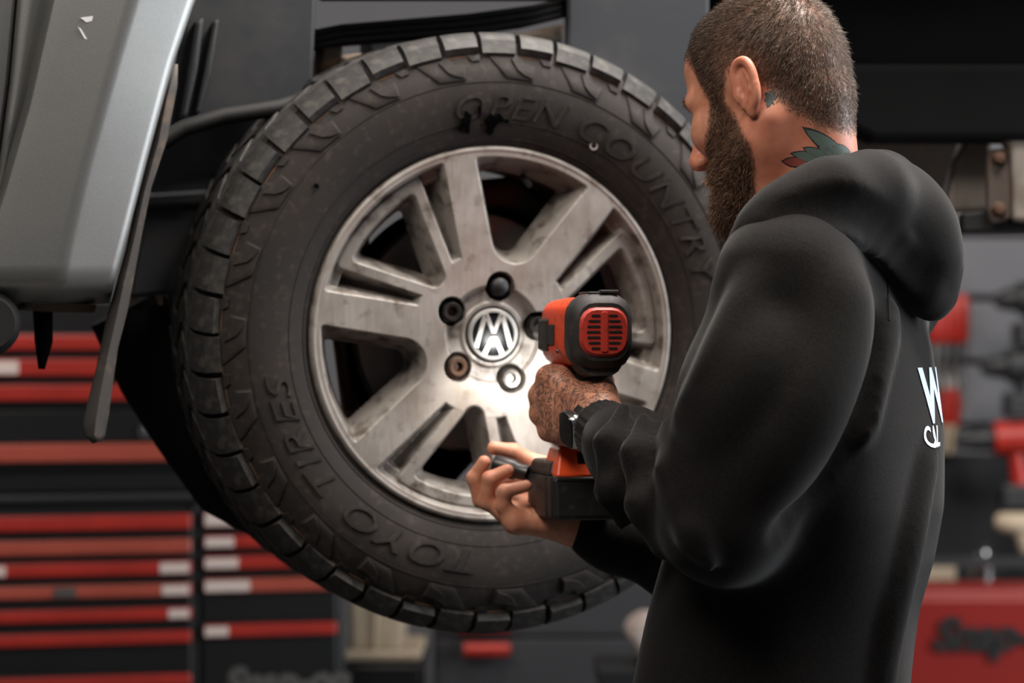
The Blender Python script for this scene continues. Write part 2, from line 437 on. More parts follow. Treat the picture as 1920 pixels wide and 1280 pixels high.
# tread blocks: one mesh per row, copied round the tyre
NB = 46
def block(y0, y1, r_in, r_out, span, skew=0.0, nseg=4, shoulder=False):
    b = MB(); rows = []
    for k in range(nseg + 1):
        u = k / nseg - 0.5
        def P(r, y):
            a = math.radians(span) * u + skew * (y - y0) * (1 if not shoulder else 0.6)
            return (r * math.sin(a), y, r * math.cos(a))
        if shoulder:
            ring = [(0.340, -0.004), (r_in - .0145, -0.0125), (0.3640, -0.0050), (0.3700, 0.0040), (0.3740, 0.016), (r_out, y1 - 0.003), (r_out - 0.002, y1), (r_in, y1)]
        else:
            ring = [(r_in, y0), (r_out - 0.002, y0), (r_out, y0 + 0.003), (r_out, y1 - 0.003), (r_out - 0.002, y1), (r_in, y1)]
        rows.append([P(r, y) for r, y in ring])
    b.grid(rows); n = len(rows[0])
    b.f.append(tuple(range(n - 1, -1, -1))); b.f.append(tuple(nseg * n + i for i in range(n)))
    return b
rowdef = [(-0.004, 0.050, 0.362, 0.3745, 6.9, 0.6, True, 0.0), (0.058, 0.092, 0.363, 0.3745, 5.2, 3.0, False, 3.9),
          (0.100, 0.134, 0.363, 0.3750, 5.2, -3.0, False, 0.5), (0.142, 0.178, 0.363, 0.3745, 5.2, 3.0, False, 3.9), (0.186, 0.238, 0.350, 0.3735, 5.4, 0.6, False, 1.0)]
for y0, y1, ri, ro, sp, sk, sh, ph in rowdef:
    two = []
    for alt in (0, 1):                                  # long and short blocks alternate on the shoulder
        me = block(y0, y1, ri + (.0075 * alt if sh else 0), ro, sp - .2 * alt, sk, 4, sh).mesh('tread_block'); me.materials.append(MATS['tyre_tread']); two.append(me)
    for k in range(NB):
        o = put('tread_block', two[k % 2], None, tyre, False)
        o.rotation_euler = (0, math.radians(360 / NB * k + ph + (RNG.random() - .5) * 0.4), 0)
# biting lugs moulded on the sidewall
def sw_patch(poly, h, nsub=4):
    """polygon in (degrees clockwise, radius) laid on the sidewall, raised by h"""
    pts = []
    for (a0, r0), (a1, r1) in zip(poly, poly[1:] + poly[:1]):
        for i in range(nsub): u = i / nsub; pts.append((a0 + (a1 - a0) * u, r0 + (r1 - r0) * u))
    cx = sum(p[0] for p in pts) / len(pts); cr = sum(p[1] for p in pts) / len(pts)
    def P(a, r, dh): q = math.radians(a); return (r * math.sin(q), sw_y(r) - dh, r * math.cos(q))
    b = MB(); n = len(pts); v = []; f = []
    for sc, dh in ((1.0, -0.001), (0.985, h * .8), (0.93, h), (0.55, h), (0.2, h)):
        v += [P(cx + (a - cx) * sc, cr + (r - cr) * sc, dh) for a, r in pts]
    v.append(P(cx, cr, h)); m = 5
    for i in range(m - 1):
        for k in range(n): f.append((i * n + k, i * n + (k + 1) % n, (i + 1) * n + (k + 1) % n, (i + 1) * n + k))
    for k in range(n): f.append(((m - 1) * n + k, (m - 1) * n + (k + 1) % n, m * n))
    return b.add(v, f)
lugA = sw_patch([(-6.6, .347), (-5.2, .335), (-2.6, .3165), (3.6, .3150), (4.0, .3345), (1.4, .337), (0.6, .347)], 0.0022).mesh('sidewall_lug')
lugB = sw_patch([(-1.6, .341), (-0.4, .328), (1.2, .3215), (3.3, .3175), (3.7, .3325), (1.2, .3345)], 0.0042).mesh('sidewall_lug')
lugC = sw_patch([(4.6, .346), (5.6, .338), (7.4, .338), (7.7, .346)], 0.0025).mesh('sidewall_lug')
for me in (lugA, lugB, lugC):
    me.materials.append(MATS['tyre_rubber'])
    for k in range(23):
        o = put('sidewall_lug', me, None, tyre, False, smooth=True, angle=30); o.rotation_euler = (0, math.radians(360 / 23 * k + 4), 0)
# thin moulding ridges
for r, w_ in ((0.3440, 0.0010), (0.312, 0.0006), (0.262, 0.0006), (0.2425, 0.0008)):
    y = float(sw_y(r))
    put('moulding_ridge', MB().lathe([(r - w_, y + .001), (r - w_ / 2, y - w_ * 1.4), (r + w_ / 2, y - w_ * 1.4), (r + w_, y + .001)], 160), 'tyre_line' if r > .34 else 'tyre_rubber', tyre, False, smooth=True)
# raised lettering, tops outward, reading clockwise
def tyre_text(s, size, r0, a0, h, shear=0.25, off=0.0, space=1.1, arc=None):
    me = text_mesh(s, size, 0.0012, off, shear, space=space); v = verts(me)
    xs = 1.0 if arc is None else math.radians(arc) * (r0 + size * .35) / v[:, 0].max()
    a = a0 + np.degrees(v[:, 0] * xs / (r0 + size * .35)); r = r0 + v[:, 1]
    q = np.radians(a); y = sw_y(r) - np.where(v[:, 2] > 0, h, -0.001)
    setverts(me, np.stack([r * np.sin(q), y, r * np.cos(q)], 1)); return me
put('lettering', tyre_text('OPEN COUNTRY', 0.043, 0.2670, -13, 0.0020, arc=90), 'tyre_rubber', tyre, False)
put('lettering', tyre_text('TOYO TIRES', 0.043, 0.2670, 183.5, 0.0020, arc=77), 'tyre_rubber', tyre, False)
# black smears and the pale ring mark near the top of the sidewall
def blot(a, r, sa, sr, seed, n=11):
    g = random.Random(seed)
    return sw_patch([(a + sa * g.uniform(.5, 1.15) * math.cos(2 * PI * k / n), r + sr * g.uniform(.5, 1.15) * math.sin(2 * PI * k / n)) for k in range(n)], 0.0030, 2)
bl = MB()
for a, r, sa, sr, sd in ((-9.0, .267, 1.6, .012, 1), (-10.8, .259, .8, .006, 2), (-8.9, .256, .7, .006, 3), (-2.2, .262, 2.6, .011, 4), (-2.4, .252, 1.2, .006, 5), (-0.2, .266, 1.3, .007, 6), (-5.6, .277, .6, .008, 7), (2.0, .264, .9, .003, 8)):
    p = blot(a, r, sa, sr, sd); bl.add(p.v, p.f)
put('smear_mark', bl, 'black_mark', tyre, False)
put('chip_mark', blot(-52, .293, .6, .0035, 12), 'black_mark', tyre, False)
a = math.radians(27.5); rr_ = 0.2655
ring = MB().lathe([(.0032, 0), (.0036, -.0008), (.0052, -.0008), (.0056, 0)], 20, c=(rr_ * math.sin(a), sw_y(rr_) - .0004, rr_ * math.cos(a)))
put('paint_ring', ring, 'ring_mark', tyre, False)

# ---- rim face: a relief over a polar grid, pierced where the windows go through
NR, NT_ = 190, 1080
rn = np.concatenate([np.linspace(0.150, 0.32, 44), np.linspace(0.32, 1.0, NR - 43)[1:]]); th = np.linspace(0, 2 * PI, NT_, endpoint=False)
Rg, Tg = np.meshgrid(rn, th, indexing='ij')
def wedge(phi, apex, alpha, rho):
    """rounded wedge opening outward along angle phi; negative inside"""
    x = Rg * np.cos(Tg - phi) - (apex + rho / math.sin(alpha)); y = np.abs(Rg * np.sin(Tg - phi))
    t_ = x * math.cos(alpha) + y * math.sin(alpha); pr = y * math.cos(alpha) - x * math.sin(alpha)
    far = np.cos(Tg - phi) <= 0
    d = np.where(t_ > 0, pr, np.hypot(x, y)) - rho
    return np.where(far, 1.0, d)
def smax(a, b, k): h = np.maximum(k - np.abs(a - b), 0) / k; return np.maximum(a, b) + h * h * k * .25
def wall(d, top, slope, fil=0.010):
    """height of a solid at outside distance d (in R); small rounded edge then a drafted wall"""
    d = np.maximum(d, 0)
    return top - RW * slope * (np.sqrt(d * d + fil * fil) - fil)
H = np.full(Rg.shape, 9.0); rec = np.zeros(Rg.shape)
inner_h = -0.0035 * (1 - sstep(.45, .95, Rg))
w_main = np.full(Rg.shape, -1.0)
for k in range(3):
    phi = math.radians(77 + 120 * k)
    d = wedge(phi, 0.085 / math.sin(math.radians(25.5)), math.radians(25.5), 0.140)
    d = smax(d, Rg - 0.938, 0.02); w_main = np.maximum(w_main, -d)
H = wall(w_main, inner_h, 3.4)
for k in range(3):
    phi = math.radians(137 + 120 * k)
    inside = np.cos(Tg - phi) > 0.5
    al = math.radians(34.5)
    pocket = smax(wedge(phi, 0.085 / math.sin(al), al, 0.055), Rg - 0.948, 0.02)
    # material between the two slots near the hub stays solid: the ribs grow out of it
    iw = smax(wedge(phi, 0.300, math.radians(25.5), 0.062), Rg - 0.862, 0.035)     # inner window
    ribw = 0.048
    rib_d = np.maximum(iw - ribw, -iw)
    rib_top = inner_h - 0.010 * sstep(.40, .88, Rg)
    hub_d = Rg - 0.435                                                              # hub disc
    h_main = wall(-pocket, inner_h, 3.0)
    h_rib = wall(rib_d, rib_top, 3.6, 0.012)
    h_hub = np.where(iw > 0, wall(hub_d, inner_h, 2.6, 0.012), wall(-iw, inner_h, 3.6, .012))
    h_hub = np.where((iw > 0), h_hub, np.minimum(wall(hub_d, inner_h, 2.6), wall(-iw, inner_h, 3.6)))
    h_floor = wall(0.872 - Rg, -0.017 + 0 * Rg, 6.0)
    hp = np.maximum(np.maximum(h_main, h_rib), np.maximum(h_hub, np.where(iw > 0, h_floor, -1)))
    H = np.where(inside & (pocket < 0), hp, H)
# hub: dished ring round the cap, bolt wells
H -= 0.0065 * sstep(0.265, 0.238, Rg) - 0.0025 * sstep(0.180, 0.165, Rg)
BOLT = [math.radians(a_) for a_ in (82, 152, 222, 294, 10)]
for a_ in BOLT:
    bd = np.hypot(Rg * np.cos(Tg) - .255 * math.cos(a_), Rg * np.sin(Tg) - .255 * math.sin(a_))
    H = np.minimum(H, -0.0035 + np.minimum(0, -(0.080 - bd) * RW * 6.0) * (bd < .080)) if False else np.where(bd < .078, np.minimum(H, H - np.minimum((0.078 - bd) * RW * 9, 0.030)), H)
# lip: thin bead line and rounded outer edge
H += 0.0012 * np.exp(-((Rg - .972) / .008) ** 2) - 0.010 * sstep(.985, 1.0, Rg)
V = np.stack([Rg * np.cos(Tg) * RW, -H - 0.004, Rg * np.sin(Tg) * RW], -1).reshape(-1, 3)
V[:, 1] = np.minimum(V[:, 1], 0.052)
i, j = np.meshgrid(np.arange(len(rn) - 1), np.arange(NT_), indexing='ij'); j2 = (j + 1) % NT_
Q = np.stack([i * NT_ + j, i * NT_ + j2, (i + 1) * NT_ + j2, (i + 1) * NT_ + j], -1).reshape(-1, 4)
deep = (V[Q, 1] > 0.046).all(1); Q = Q[~deep]
me = np_mesh('rim', V, Q)
slopeH = np.hypot(np.gradient(H, axis=0) / np.gradient(Rg, axis=0) / RW, np.gradient(H, axis=1) / (th[1]) / (Rg * RW))
machined = sstep(0.55, 0.2, slopeH) * sstep(-.0095, -.006, H) * sstep(.16, .2, Rg)
fattr(me, 'machined', machined.ravel())
rim = put('rim', me, 'rim_alloy', wheel, False)
# barrel behind the spokes
barrel = MB().lathe([(.232, .006), (.225, .012), (.219, .03), (.213, .06), (.208, .10), (.207, .16), (.214, .19), (.226, .21), (.229, .205)], 128)
o = put('rim_barrel', barrel, None, wheel, False, smooth=True)
mb_ = mat('barrel_paint', (124, 112, 102), 0.6, 0.4, dirt=((66, 52, 42), 0.5, 22)); o.data.materials.append(mb_)
# valve
put('valve_stem', MB().tube([(0.045, .03, .196), (0.046, .005, .186)], [.005, .004], 10), 'rubber_seal', wheel, False, smooth=True)
# balance weights stuck inside the lip
for a_ in (123.5, 126.5, 129.5):
    q = math.radians(a_); put('balance_weight', MB().box((0, 0, 0), (.010, .004, .004)), 'steel', wheel, False).matrix_basis = Matrix.Translation((.2005 * math.cos(q), .032, .2005 * math.sin(q))) @ Matrix.Rotation(-q + PI / 2, 4, 'Y')
# bolts
def bolt_mesh(kind):
    b = MB()
    if kind == 'capped': b.lathe([(0.0, -.014), (.006, -.0135), (.0105, -.010), (.0125, -.002), (.013, .03)], 20)
    else:
        b.lathe([(.0045, .004), (.0050, -.004), (.0065, -.0105), (.0105, -.0112), (.0120, -.009), (.0128, -.002), (.0132, .03)], 6 * 4)
        b.lathe([(0, -.002), (.005, -.002)], 12)
    return b
for a_, kind, mt in zip(BOLT, ('capped', 'open', 'rusty', 'open', 'open'), ('black_plastic', 'dark_steel', 'rusty_steel', 'steel', 'dark_steel')):
    b = put('wheel_bolt', bolt_mesh(kind if kind != 'rusty' else 'open'), mt, wheel, False, smooth=True, angle=35)
    b.location = (.255 * RW * math.cos(a_), .010, .255 * RW * math.sin(a_))
    if kind != 'capped':
        w2 = put('washer', MB().lathe([(.0128, -.002), (.0150, .002), (.0160, .008), (.0165, .02)], 24), 'steel' if mt != 'rusty_steel' else 'rusty_steel', b, False, smooth=True)
# centre cap with the round emblem (mounted upside down)
cap = put('centre_cap', MB().lathe([(0, .0005), (.010, .0002), (.022, .0012), (.0300, .003), (.0335, .0045), (.0345, .010), (.0368, .016)], 64), 'cap_dark', wheel, False, smooth=True)
put('cap_gap', MB().lathe([(.0335, .009), (.0385, .010)], 64), 'rubber_seal', cap, False)
em = MB(); RE = 0.0320
em.lathe([(RE * .84, .0030), (RE * .86, -.0012), (RE * .98, -.0004), (RE * 1.02, .004)], 64)
def stroke(p, q, w_):
    p = np.array(p, float); q = np.array(q, float); d_ = (q - p) / np.linalg.norm(q - p); nn = np.array([-d_[1], d_[0]]) * w_ / 2
    P4 = [p - nn, p + nn, q + nn, q - nn]
    em.prism([(x * RE, z * RE) for x, z in P4], -.0016, .004)
for sx in (-1, 1):                                  # inverted: the W stands on top as an M, the V below it
    stroke((sx * .70, -.50), (sx * .33, .80), .19)
    stroke((sx * .33, .80), (sx * .02, .10), .17)
    stroke((sx * .40, -.84), (sx * .05, -.10), .19)
stroke((-.10, .09), (.10, .09), .10); stroke((-.13, -.12), (.13, -.12), .10)
put('emblem', em, mat('emblem_silver', (196, 194, 190), .36, .55), cap, False, bevel=.0005)

# ------------------------------------------------------------------ car (raised on the lift): only the corner round this wheel
def CP(px, py, off=0.0):
    """pixel ray met with the car's flank plane, off metres outward from the wheel's face plane"""
    d = np.array([(px - 960) / F, 1.0, -(py - 640) / F]); c = np.array([0, CY, CZ])
    t_ = ((HUB + NRM * off - c) @ NRM) / (d @ NRM); return c + d * t_
car = thing('car', (HUB[0] + .1, HUB[1] + .6, 0.9), 'raised silver car seen at one wheel arch, fender flare and dark underbody', 'car')
IN = -NRM
def ip(y, tab): return float(np.interp(y, [a for a, _ in tab], [b for _, b in tab]))
crease = [(-420, 400), (-200, 318), (0, 248), (120, 213), (300, 162), (440, 128), (520, 114), (562, 108)]
edge = [(-420, 560), (-200, 446), (0, 362), (120, 321), (300, 272), (440, 236), (520, 214), (562, 203)]
left = [(-420, 200), (-200, 140), (0, 90), (200, 46), (360, 0), (562, -70)]
rows = []
for y in list(np.linspace(-420, 520, 40)) + [535, 547, 556, 562, 566]:
    yy = min(y, 562); xl, xc, xe = ip(yy, left), ip(yy, crease), ip(yy, edge)
    roll = 0.0 if y < 520 else -0.05 * ((y - 520) / 46) ** 2
    row = []
    for u in np.linspace(0, 1, 12): row.append(CP(xl + (xc - xl) * u, y, 0.046 + .014 * u - .02 * (u < .01) + roll))
    for u in np.linspace(0, 1, 9)[1:]: row.append(CP(xc + (xe - xc) * u, y, 0.060 - .034 * u + roll))
    row.append(CP(xe + 1, y, .020 + roll)); row.append(CP(xe + 1, y, -.008 + roll)); row.append(CP(xe - 8, y, -.030 + roll))
    rows.append(row)
put('wheel_arch_flare', MB().grid(rows), 'car_paint', car, smooth=True, solid=.002, angle=60)
# strip of wing between door and flare, door, black shut line
seam = [(-420, 66), (0, 31), (150, 18), (290, 0), (562, -30)]
rows = []
for y in np.linspace(-420, 560, 30):
    a_, b_ = ip(y, seam) + 3, ip(y, left) - 3
    rows.append([CP(a_ + (b_ - a_) * u, y, .012 + .006 * math.sin(u * PI)) for u in np.linspace(0, 1, 6)] + [CP(b_ + 3, y, -.02)])
put('wing', MB().grid(rows), 'car_paint', car, smooth=True, solid=.002)
rows = []
for y in np.linspace(-420, 560, 30):
    b_ = ip(y, seam) - 3
    rows.append([CP(b_ + 2, y, -.02)] + [CP(b_ - u * 500, y, .014 + .02 * u - .004 * (u < .01)) for u in (0, .01, .04, .1, .2, .4, .7, 1)])
put('door', MB().grid(rows), 'car_paint', car, smooth=True, solid=.002)
put('shut_line_seal', MB().tube([CP(ip(y, seam), y, -.004) for y in np.linspace(-420, 560, 20)], .006, 8), 'rubber_seal', car, smooth=True)
# sun-faded scuff mark on the flare
put('scuff_mark', MB().slab([CP(x, y, .0562) for x, y in ((150, 33), (174, 30), (176, 38), (162, 42))], IN * .001).slab([CP(x, y, .0562) for x, y in ((146, 50), (152, 54), (164, 74), (158, 72))], IN * .001), 'scuff', car)
# plastic arch strip hanging below the flare edge
Lx = [(318, 140), (302, 205), (286, 275), (265, 370), (243, 470), (222, 545), (204, 610), (188, 690), (172, 752), (162, 792), (164, 812), (180, 827)]
Rx = [(326, 120), (325, 160), (306, 260), (276, 350), (258, 440), (247, 500), (233, 575), (214, 650), (204, 720), (197, 775), (190, 815), (183, 827)]
rows = []
for (x0, y0), (x1, y1) in zip(Lx, Rx):
    rows.append([CP(x0 + (x1 - x0) * u, y0 + (y1 - y0) * u, -.004 + .014 * math.sin(u * PI)) for u in (0, .1, .3, .5, .7, .9, 1)])
put('arch_strip', MB().grid(rows), 'rubber_strip', car, smooth=True, solid=.005, angle=50)
# sill bracket with bolt
put('sill_bracket', MB().slab([CP(x, y, .0) for x, y in ((-80, 552), (30, 553), (120, 566), (182, 570), (178, 586), (90, 584), (30, 580), (-80, 578))], IN * .03), 'rusty_steel', car, bevel=.002)
bo = put('bracket_bolt', MB().lathe([(0, -.007), (.005, -.006), (.006, -.002), (.010, 0), (.010, .01)], 6 * 3), 'dark_steel', car, smooth=True); bo.matrix_basis = Matrix.Translation(CP(52, 567, .004)) @ Matrix.Rotation(YAW, 4, 'Z')
put('sill', MB().slab([CP(x, y, -.03) for x, y in ((-600, 470), (195, 510), (190, 566), (-600, 560))], IN * .12), 'underbody', car, bevel=.01)
pad = MB().lathe([(0, -.03), (.03, -.03), (.038, -.02), (.04, .04)], 32)
put('jacking_pad', pad, 'rubber_seal', car, smooth=True).matrix_basis = Matrix.Translation(CP(-26, 606, .02)) @ Matrix.Rotation(YAW, 4, 'Z')
put('drain_spout', MB().tube([CP(80, 575, -.05), CP(82, 640, -.05), CP(78, 692, -.05)], [.012, .011, .004], 10), 'underbody', car, smooth=True)
# arch liner: sheets of dark plastic behind the wheel
def sheet(name, pts, off, m, th_=.01, bev=.006, push=None):
    P = [CP(x, y, off if push is None else push[i]) for i, (x, y) in enumerate(pts)]
    return put(name, MB().slab(P, IN * th_), m, car, bevel=bev)
sheet('arch_liner', [(300, -400), (610, -400), (592, 60), (588, 150), (560, 190), (520, 200), (420, 214), (310, 262), (330, 120), (352, 0)], -.10, 'liner', .012)
sheet('liner_rib', [(366, 40), (384, 30), (372, 130), (352, 218), (336, 226)], -.085, 'liner', .02)
sheet('liner_rib', [(400, 40), (412, 34), (396, 140), (376, 212), (366, 214)], -.088, 'liner', .02)
sheet('arch_liner', [(300, 262), (420, 222), (530, 206), (640, 120), (660, 420), (560, 520), (240, 560), (262, 440)], -.16, 'liner', .012)
put('liner_gap_shade', MB().tube([CP(300, 268, -.085), CP(345, 240, -.085), CP(420, 218, -.085), CP(520, 203, -.085), CP(600, 180, -.09)], .011, 10), 'rubber_seal', car, smooth=True)  # no real seal: black tube added as the shade in the liner gap
sheet('liner_rib', [(270, 362), (420, 352), (420, 384), (262, 392)], -.150, 'liner', .02)
sheet('arch_liner', [(1062, -400), (1340, -400), (1330, 120), (1318, 260), (1240, 260), (1100, 150), (1062, 120)], -.14, 'liner', .012)
sheet('arch_liner', [(590, -400), (1070, -400), (1066, 0), (600, 0)], -.10, 'underbody', .02)
# leaf spring hanging across the top
lp = []
for k in range(3):
    path = [CP(x, y + k * 13, -.15) for x, y in ((560, 66), (640, 50), (760, 40), (880, 30), (1000, 14), (1090, -8))]
    b = MB()
    for side in (0, 1): pass
    rowsT = [[p + np.array([0, 0, .0035]), p + np.array([0, 0, -.0035])] for p in path]
    pts = [r[0] for r in rowsT] + [r[1] for r in rowsT[::-1]]
    put('spring_leaf', MB().slab(pts, IN * .06), 'underbody', car, bevel=.0015)
sheet('spring_bracket', [(602, 84), (646, 84), (640, 120), (606, 170), (594, 150)], -.17, 'rusty_steel', .04)
sheet('body_mount', [(640, 104), (684, 98), (690, 140), (644, 150)], -.24, 'cast_beige', .05)
sheet('body_mount', [(960, 66), (1060, 44), (1062, 74), (970, 84)], -.24, 'cast_beige', .05)
sheet('body_mount', [(690, 70), (1060, 60), (1060, 130), (690, 140)], -.26, 'liner', .05)
# trailing arm, hub carrier and beige casting left of the tyre
arm_p = [CP(235, 575, -.22), CP(300, 690, -.22), CP(360, 790, -.22), CP(430, 900, -.22), CP(560, 980, -.22), CP(760, 900, -.24), CP(925, 700, -.25)]
put('trailing_arm', MB().tube(arm_p, [.050, .058, .056, .052, .05, .05, .06], 16), 'underbody', car, smooth=True)
put('hub_casting', MB().slab([CP(x, y, -.20) for x, y in ((222, 560), (262, 536), (300, 526), (318, 560), (316, 600), (286, 618), (236, 600))], IN * .05), 'cast_beige', car, bevel=.008)
put('hub_casting', MB().tube([CP(292, 530, -.19), CP(296, 612, -.19)], .009, 12), 'cast_beige', car, smooth=True)
put('brake_hose', MB().tube([CP(318, 505, -.17), CP(330, 560, -.17), CP(345, 640, -.17), CP(420, 700, -.19)], .008, 10), 'rubber_seal', car, smooth=True)
# brake disc, caliper, carrier seen through the wheel
hubM = Matrix.Translation(HUB) @ Matrix.Rotation(YAW, 4, 'Z') @ Matrix.Rotation(TILT, 4, 'X')
def inwheel(name, b, m, **k):
    o = put(name, b, m, car, **k); o.matrix_basis = hubM; return o
inwheel('brake_disc', MB().lathe([(.0, .085), (.085, .085), (.088, .098), (.150, .0985), (.1515, .100), (.1515, .122), (.149, .124), (.05, .124)], 96), 'brake_disc', smooth=True)
inwheel('disc_rim', MB().lathe([(.1495, .0975), (.151, .0965), (.153, .0985), (.153, .102)], 96), 'steel', smooth=True)
cal = MB()
for a0, a1 in ((-38, 30),):
    v = []
    for a_ in np.linspace(math.radians(a0), math.radians(a1), 12):
        v.append([(r * math.cos(a_), y, r * math.sin(a_)) for r, y in ((.098, .06), (.168, .058), (.183, .08), (.183, .14), (.10, .145), (.098, .06))])
    cal.grid(v)
inwheel('brake_caliper', cal, 'underbody', bevel=.004)
inwheel('backing_plate', MB().lathe([(.04, .135), (.155, .135), (.166, .130), (.166, .140), (.04, .145)], 64), 'underbody', smooth=True)
inwheel('axle_tube', MB().lathe([(.05, .12), (.05, .20), (.035, .24), (.035, .6)], 32), 'underbody', smooth=True)
inwheel('shock_absorber', MB().tube([(-.118, .17, -.14), (-.142, .17, .03), (-.150, .17, .22)], .028, 16), 'cast_beige', smooth=True)
inwheel('brake_line', MB().tube([(-.17, .12, .10), (-.14, .13, .07), (-.165, .12, -.02), (-.15, .13, -.1)], .007, 10), 'rusty_steel', smooth=True)
inwheel('spring_seat', MB().tube([(-.02, .15, .165), (.06, .15, .175), (.13, .15, .14)], .024, 12), 'rusty_steel', smooth=True)
# chassis rail and outrigger right of the man's head
def slabd(name, pts, d, th_, m, bev=.006, dd=None):
    P = [W(x, y, d if dd is None else dd[i]) for i, (x, y) in enumerate(pts)]
    return put(name, MB().slab(P, (0, th_, 0)), m, car, bevel=bev)
slabd('chassis_rail', [(1180, 118), (2300, 120), (2300, 262), (1640, 262), (1590, 236), (1180, 236)], 2.42, .10, 'underbody', .01)
slabd('floor_pan', [(1060, -260), (2300, -260), (2300, 130), (1200, 128), (1190, 60), (1060, 60)], 2.52, .06, 'underbody', .01)
slabd('crossmember', [(1560, 236), (1812, 262), (1800, 300), (1770, 400), (1740, 460), (1560, 460)], 2.62, .06, 'frame_brown', .01)
slabd('outrigger', [(1812, 262), (1860, 264), (1858, 392), (1792, 398), (1776, 440), (1772, 400), (1792, 300)], 2.50, .04, 'frame_grey', .006)
pl = slabd('mount_plate', [(1852, 280), (1895, 276), (1898, 410), (1860, 420), (1852, 392)], 2.44, .02, 'frame_brown', .004)
for y in (296, 392):
    b = put('plate_bolt', MB().lathe([(0, -.012), (.006, -.011), (.009, -.006), (.011, 0)], 12), 'rusty_steel', car, smooth=True); b.location = W(1872, y, 2.44)
slabd('outrigger', [(1882, 262), (1930, 190), (2000, 180), (2000, 420), (1900, 414), (1896, 276)], 2.43, .05, 'frame_grey', .006)
slabd('rubber_mount', [(1806, 398), (1860, 392), (1896, 414), (2000, 418), (2000, 430), (1806, 436)], 2.46, .05, 'rubber_seal', .006)
slabd('floor_pan', [(560, -600), (2300, -600), (2300, -200), (560, -200)], 2.3, .8, 'underbody', .01)

# ------------------------------------------------------------------ cordless impact wrench
# local frame: +Y points along the anvil to the wheel, Z up, origin at the middle of the rear grille
TD = math.radians(14.5)
drv = thing('impact_wrench', W(1130, 622, 1.775), 'orange-red and black cordless impact wrench held against the wheel', 'impact wrench', rz=TD)
drvM = pmat(drv)
def octo(w, h, c, n=4):
    return rrect(w, h, c, n)
def loft(sections):
    """sections: (outline XZ list, y)"""
    b = MB(); n = len(sections[0][0]); v = []; f = []
    for P, y in sections: v += [(x, y, z) for x, z in P]
    for i in range(len(sections) - 1):
        for k in range(n): f.append((i * n + k, (i + 1) * n + k, (i + 1) * n + (k + 1) % n, i * n + (k + 1) % n))
    f.append(tuple(range(n))); f.append(tuple(range(len(sections) * n - 1, (len(sections) - 1) * n - 1, -1)))
    return b.add(v, f)
def dput(name, b, m, parent=drv, **k): return put(name, b, m, parent, False, **k)
dput('motor_housing', loft([(octo(.064, .076, .020), .018), (octo(.072, .080, .022), .03), (octo(.078, .080, .022), .085), (octo(.078, .076, .020), .122), (octo(.064, .062, .018), .142)]), 'tool_red', smooth=True, angle=30)
cov = dput('rear_cover', loft([(octo(.060, .066, .020), -.004), (octo(.070, .080, .024), .001), (octo(.076, .088, .027), .010), (octo(.076, .088, .027), .026), (octo(.071, .083, .025), .036), (octo(.066, .080, .024), .037)]), 'tool_rubber', smooth=True, angle=35)
# skirt of black rubber running from the cover down to the grip
dput('grip_collar', loft([(octo(.050, .052, .016, 4), .006), (octo(.052, .058, .018, 4), .030), (octo(.044, .052, .016, 4), .060)]), 'tool_rubber', smooth=True, angle=35).location = (0, 0, -.024)
gr = dput('vent_grille', loft([(octo(.052, .050, .017), -.0075), (octo(.058, .056, .019), -.004), (octo(.058, .056, .019), .004)]), 'tool_grille', smooth=True, angle=30)
for k in range(7):
    z = .0185 - k * .0062; hw = (.0105, .0140, .0155, .0160, .0155, .0140, .0105)[k]
    for sx in (-1, 1):
        dput('vent_slot', MB().prism(rrect(hw, .0026, .0011, 2, sx * (.0050 + hw / 2), z), -.0082, -.0060), 'rubber_seal', gr)
dput('centre_bar', MB().prism(rrect(.0078, .046, .002, 2), -.0088, -.006), 'tool_grille', gr, bevel=.0006)
for sx in (-1, 1):
    dput('side_pad', loft([([(sx * .0350, -.024), (sx * .0425, -.020), (sx * .0425, .014), (sx * .0350, .018)], .092), ([(sx * .0350, -.024), (sx * .0430, -.020), (sx * .0430, .014), (sx * .0350, .018)], .124), ([(sx * .0200, -.020), (sx * .0360, -.018), (sx * .0360, .012), (sx * .0200, .014)], .145)]), 'tool_rubber', bevel=.0015)
    dput('side_pad', MB().box((sx * .0385, .082, -.003), (.005, .028, .024)), 'tool_rubber', bevel=.0015)
    dput('screw', MB().ball((sx * .0368, .060, -.022), .0025, 8), 'dark_steel', smooth=True)
dput('top_rail', MB().box((-.004, .030, .0445), (.020, .044, .003)).box((.010, .010, .046), (.022, .010, .004)), 'tool_rubber', bevel=.0012)
dput('nose_ring', MB().lathe([(.018, .132), (.026, .136), (.027, .146), (.022, .152), (.014, .153)], 32), 'tool_rubber', smooth=True)
dput('anvil', MB().lathe([(.010, .150), (.010, .185), (0, .185)], 20), 'dark_steel', smooth=True)
so = dput('socket', MB().lathe([(.008, .172), (.0155, .172), (.0160, .176), (.0160, .205), (.0140, .212), (.0140, .255), (.011, .256)], 28), 'dark_steel', smooth=True)
# grip, trigger, foot
def gsec(y, z, w, l, n=20): return [(w / 2 * math.cos(2 * PI * k / n), y + l / 2 * math.sin(2 * PI * k / n), z) for k in range(n)]
secs = [gsec(.045, -.028, .036, .05), gsec(.058, -.05, .033, .046), gsec(.074, -.085, .034, .044), gsec(.092, -.118, .038, .048), gsec(.104, -.132, .048, .06)]
g = MB(); v = [p for s_ in secs for p in s_]; n = 20
g.add(v, [(i * n + k, i * n + (k + 1) % n, (i + 1) * n + (k + 1) % n, (i + 1) * n + k) for i in range(4) for k in range(n)])
dput('grip', g, 'tool_rubber', smooth=True)
dput('trigger', MB().box((0, .088, -.052), (.016, .014, .03)), 'tool_red', bevel=.004)
dput('trigger_guard', loft([(rrect(.052, .016, .006, 4, 0, -.040), .070), (rrect(.048, .018, .006, 4, 0, -.040), .128)]), 'tool_red', smooth=True, angle=35)
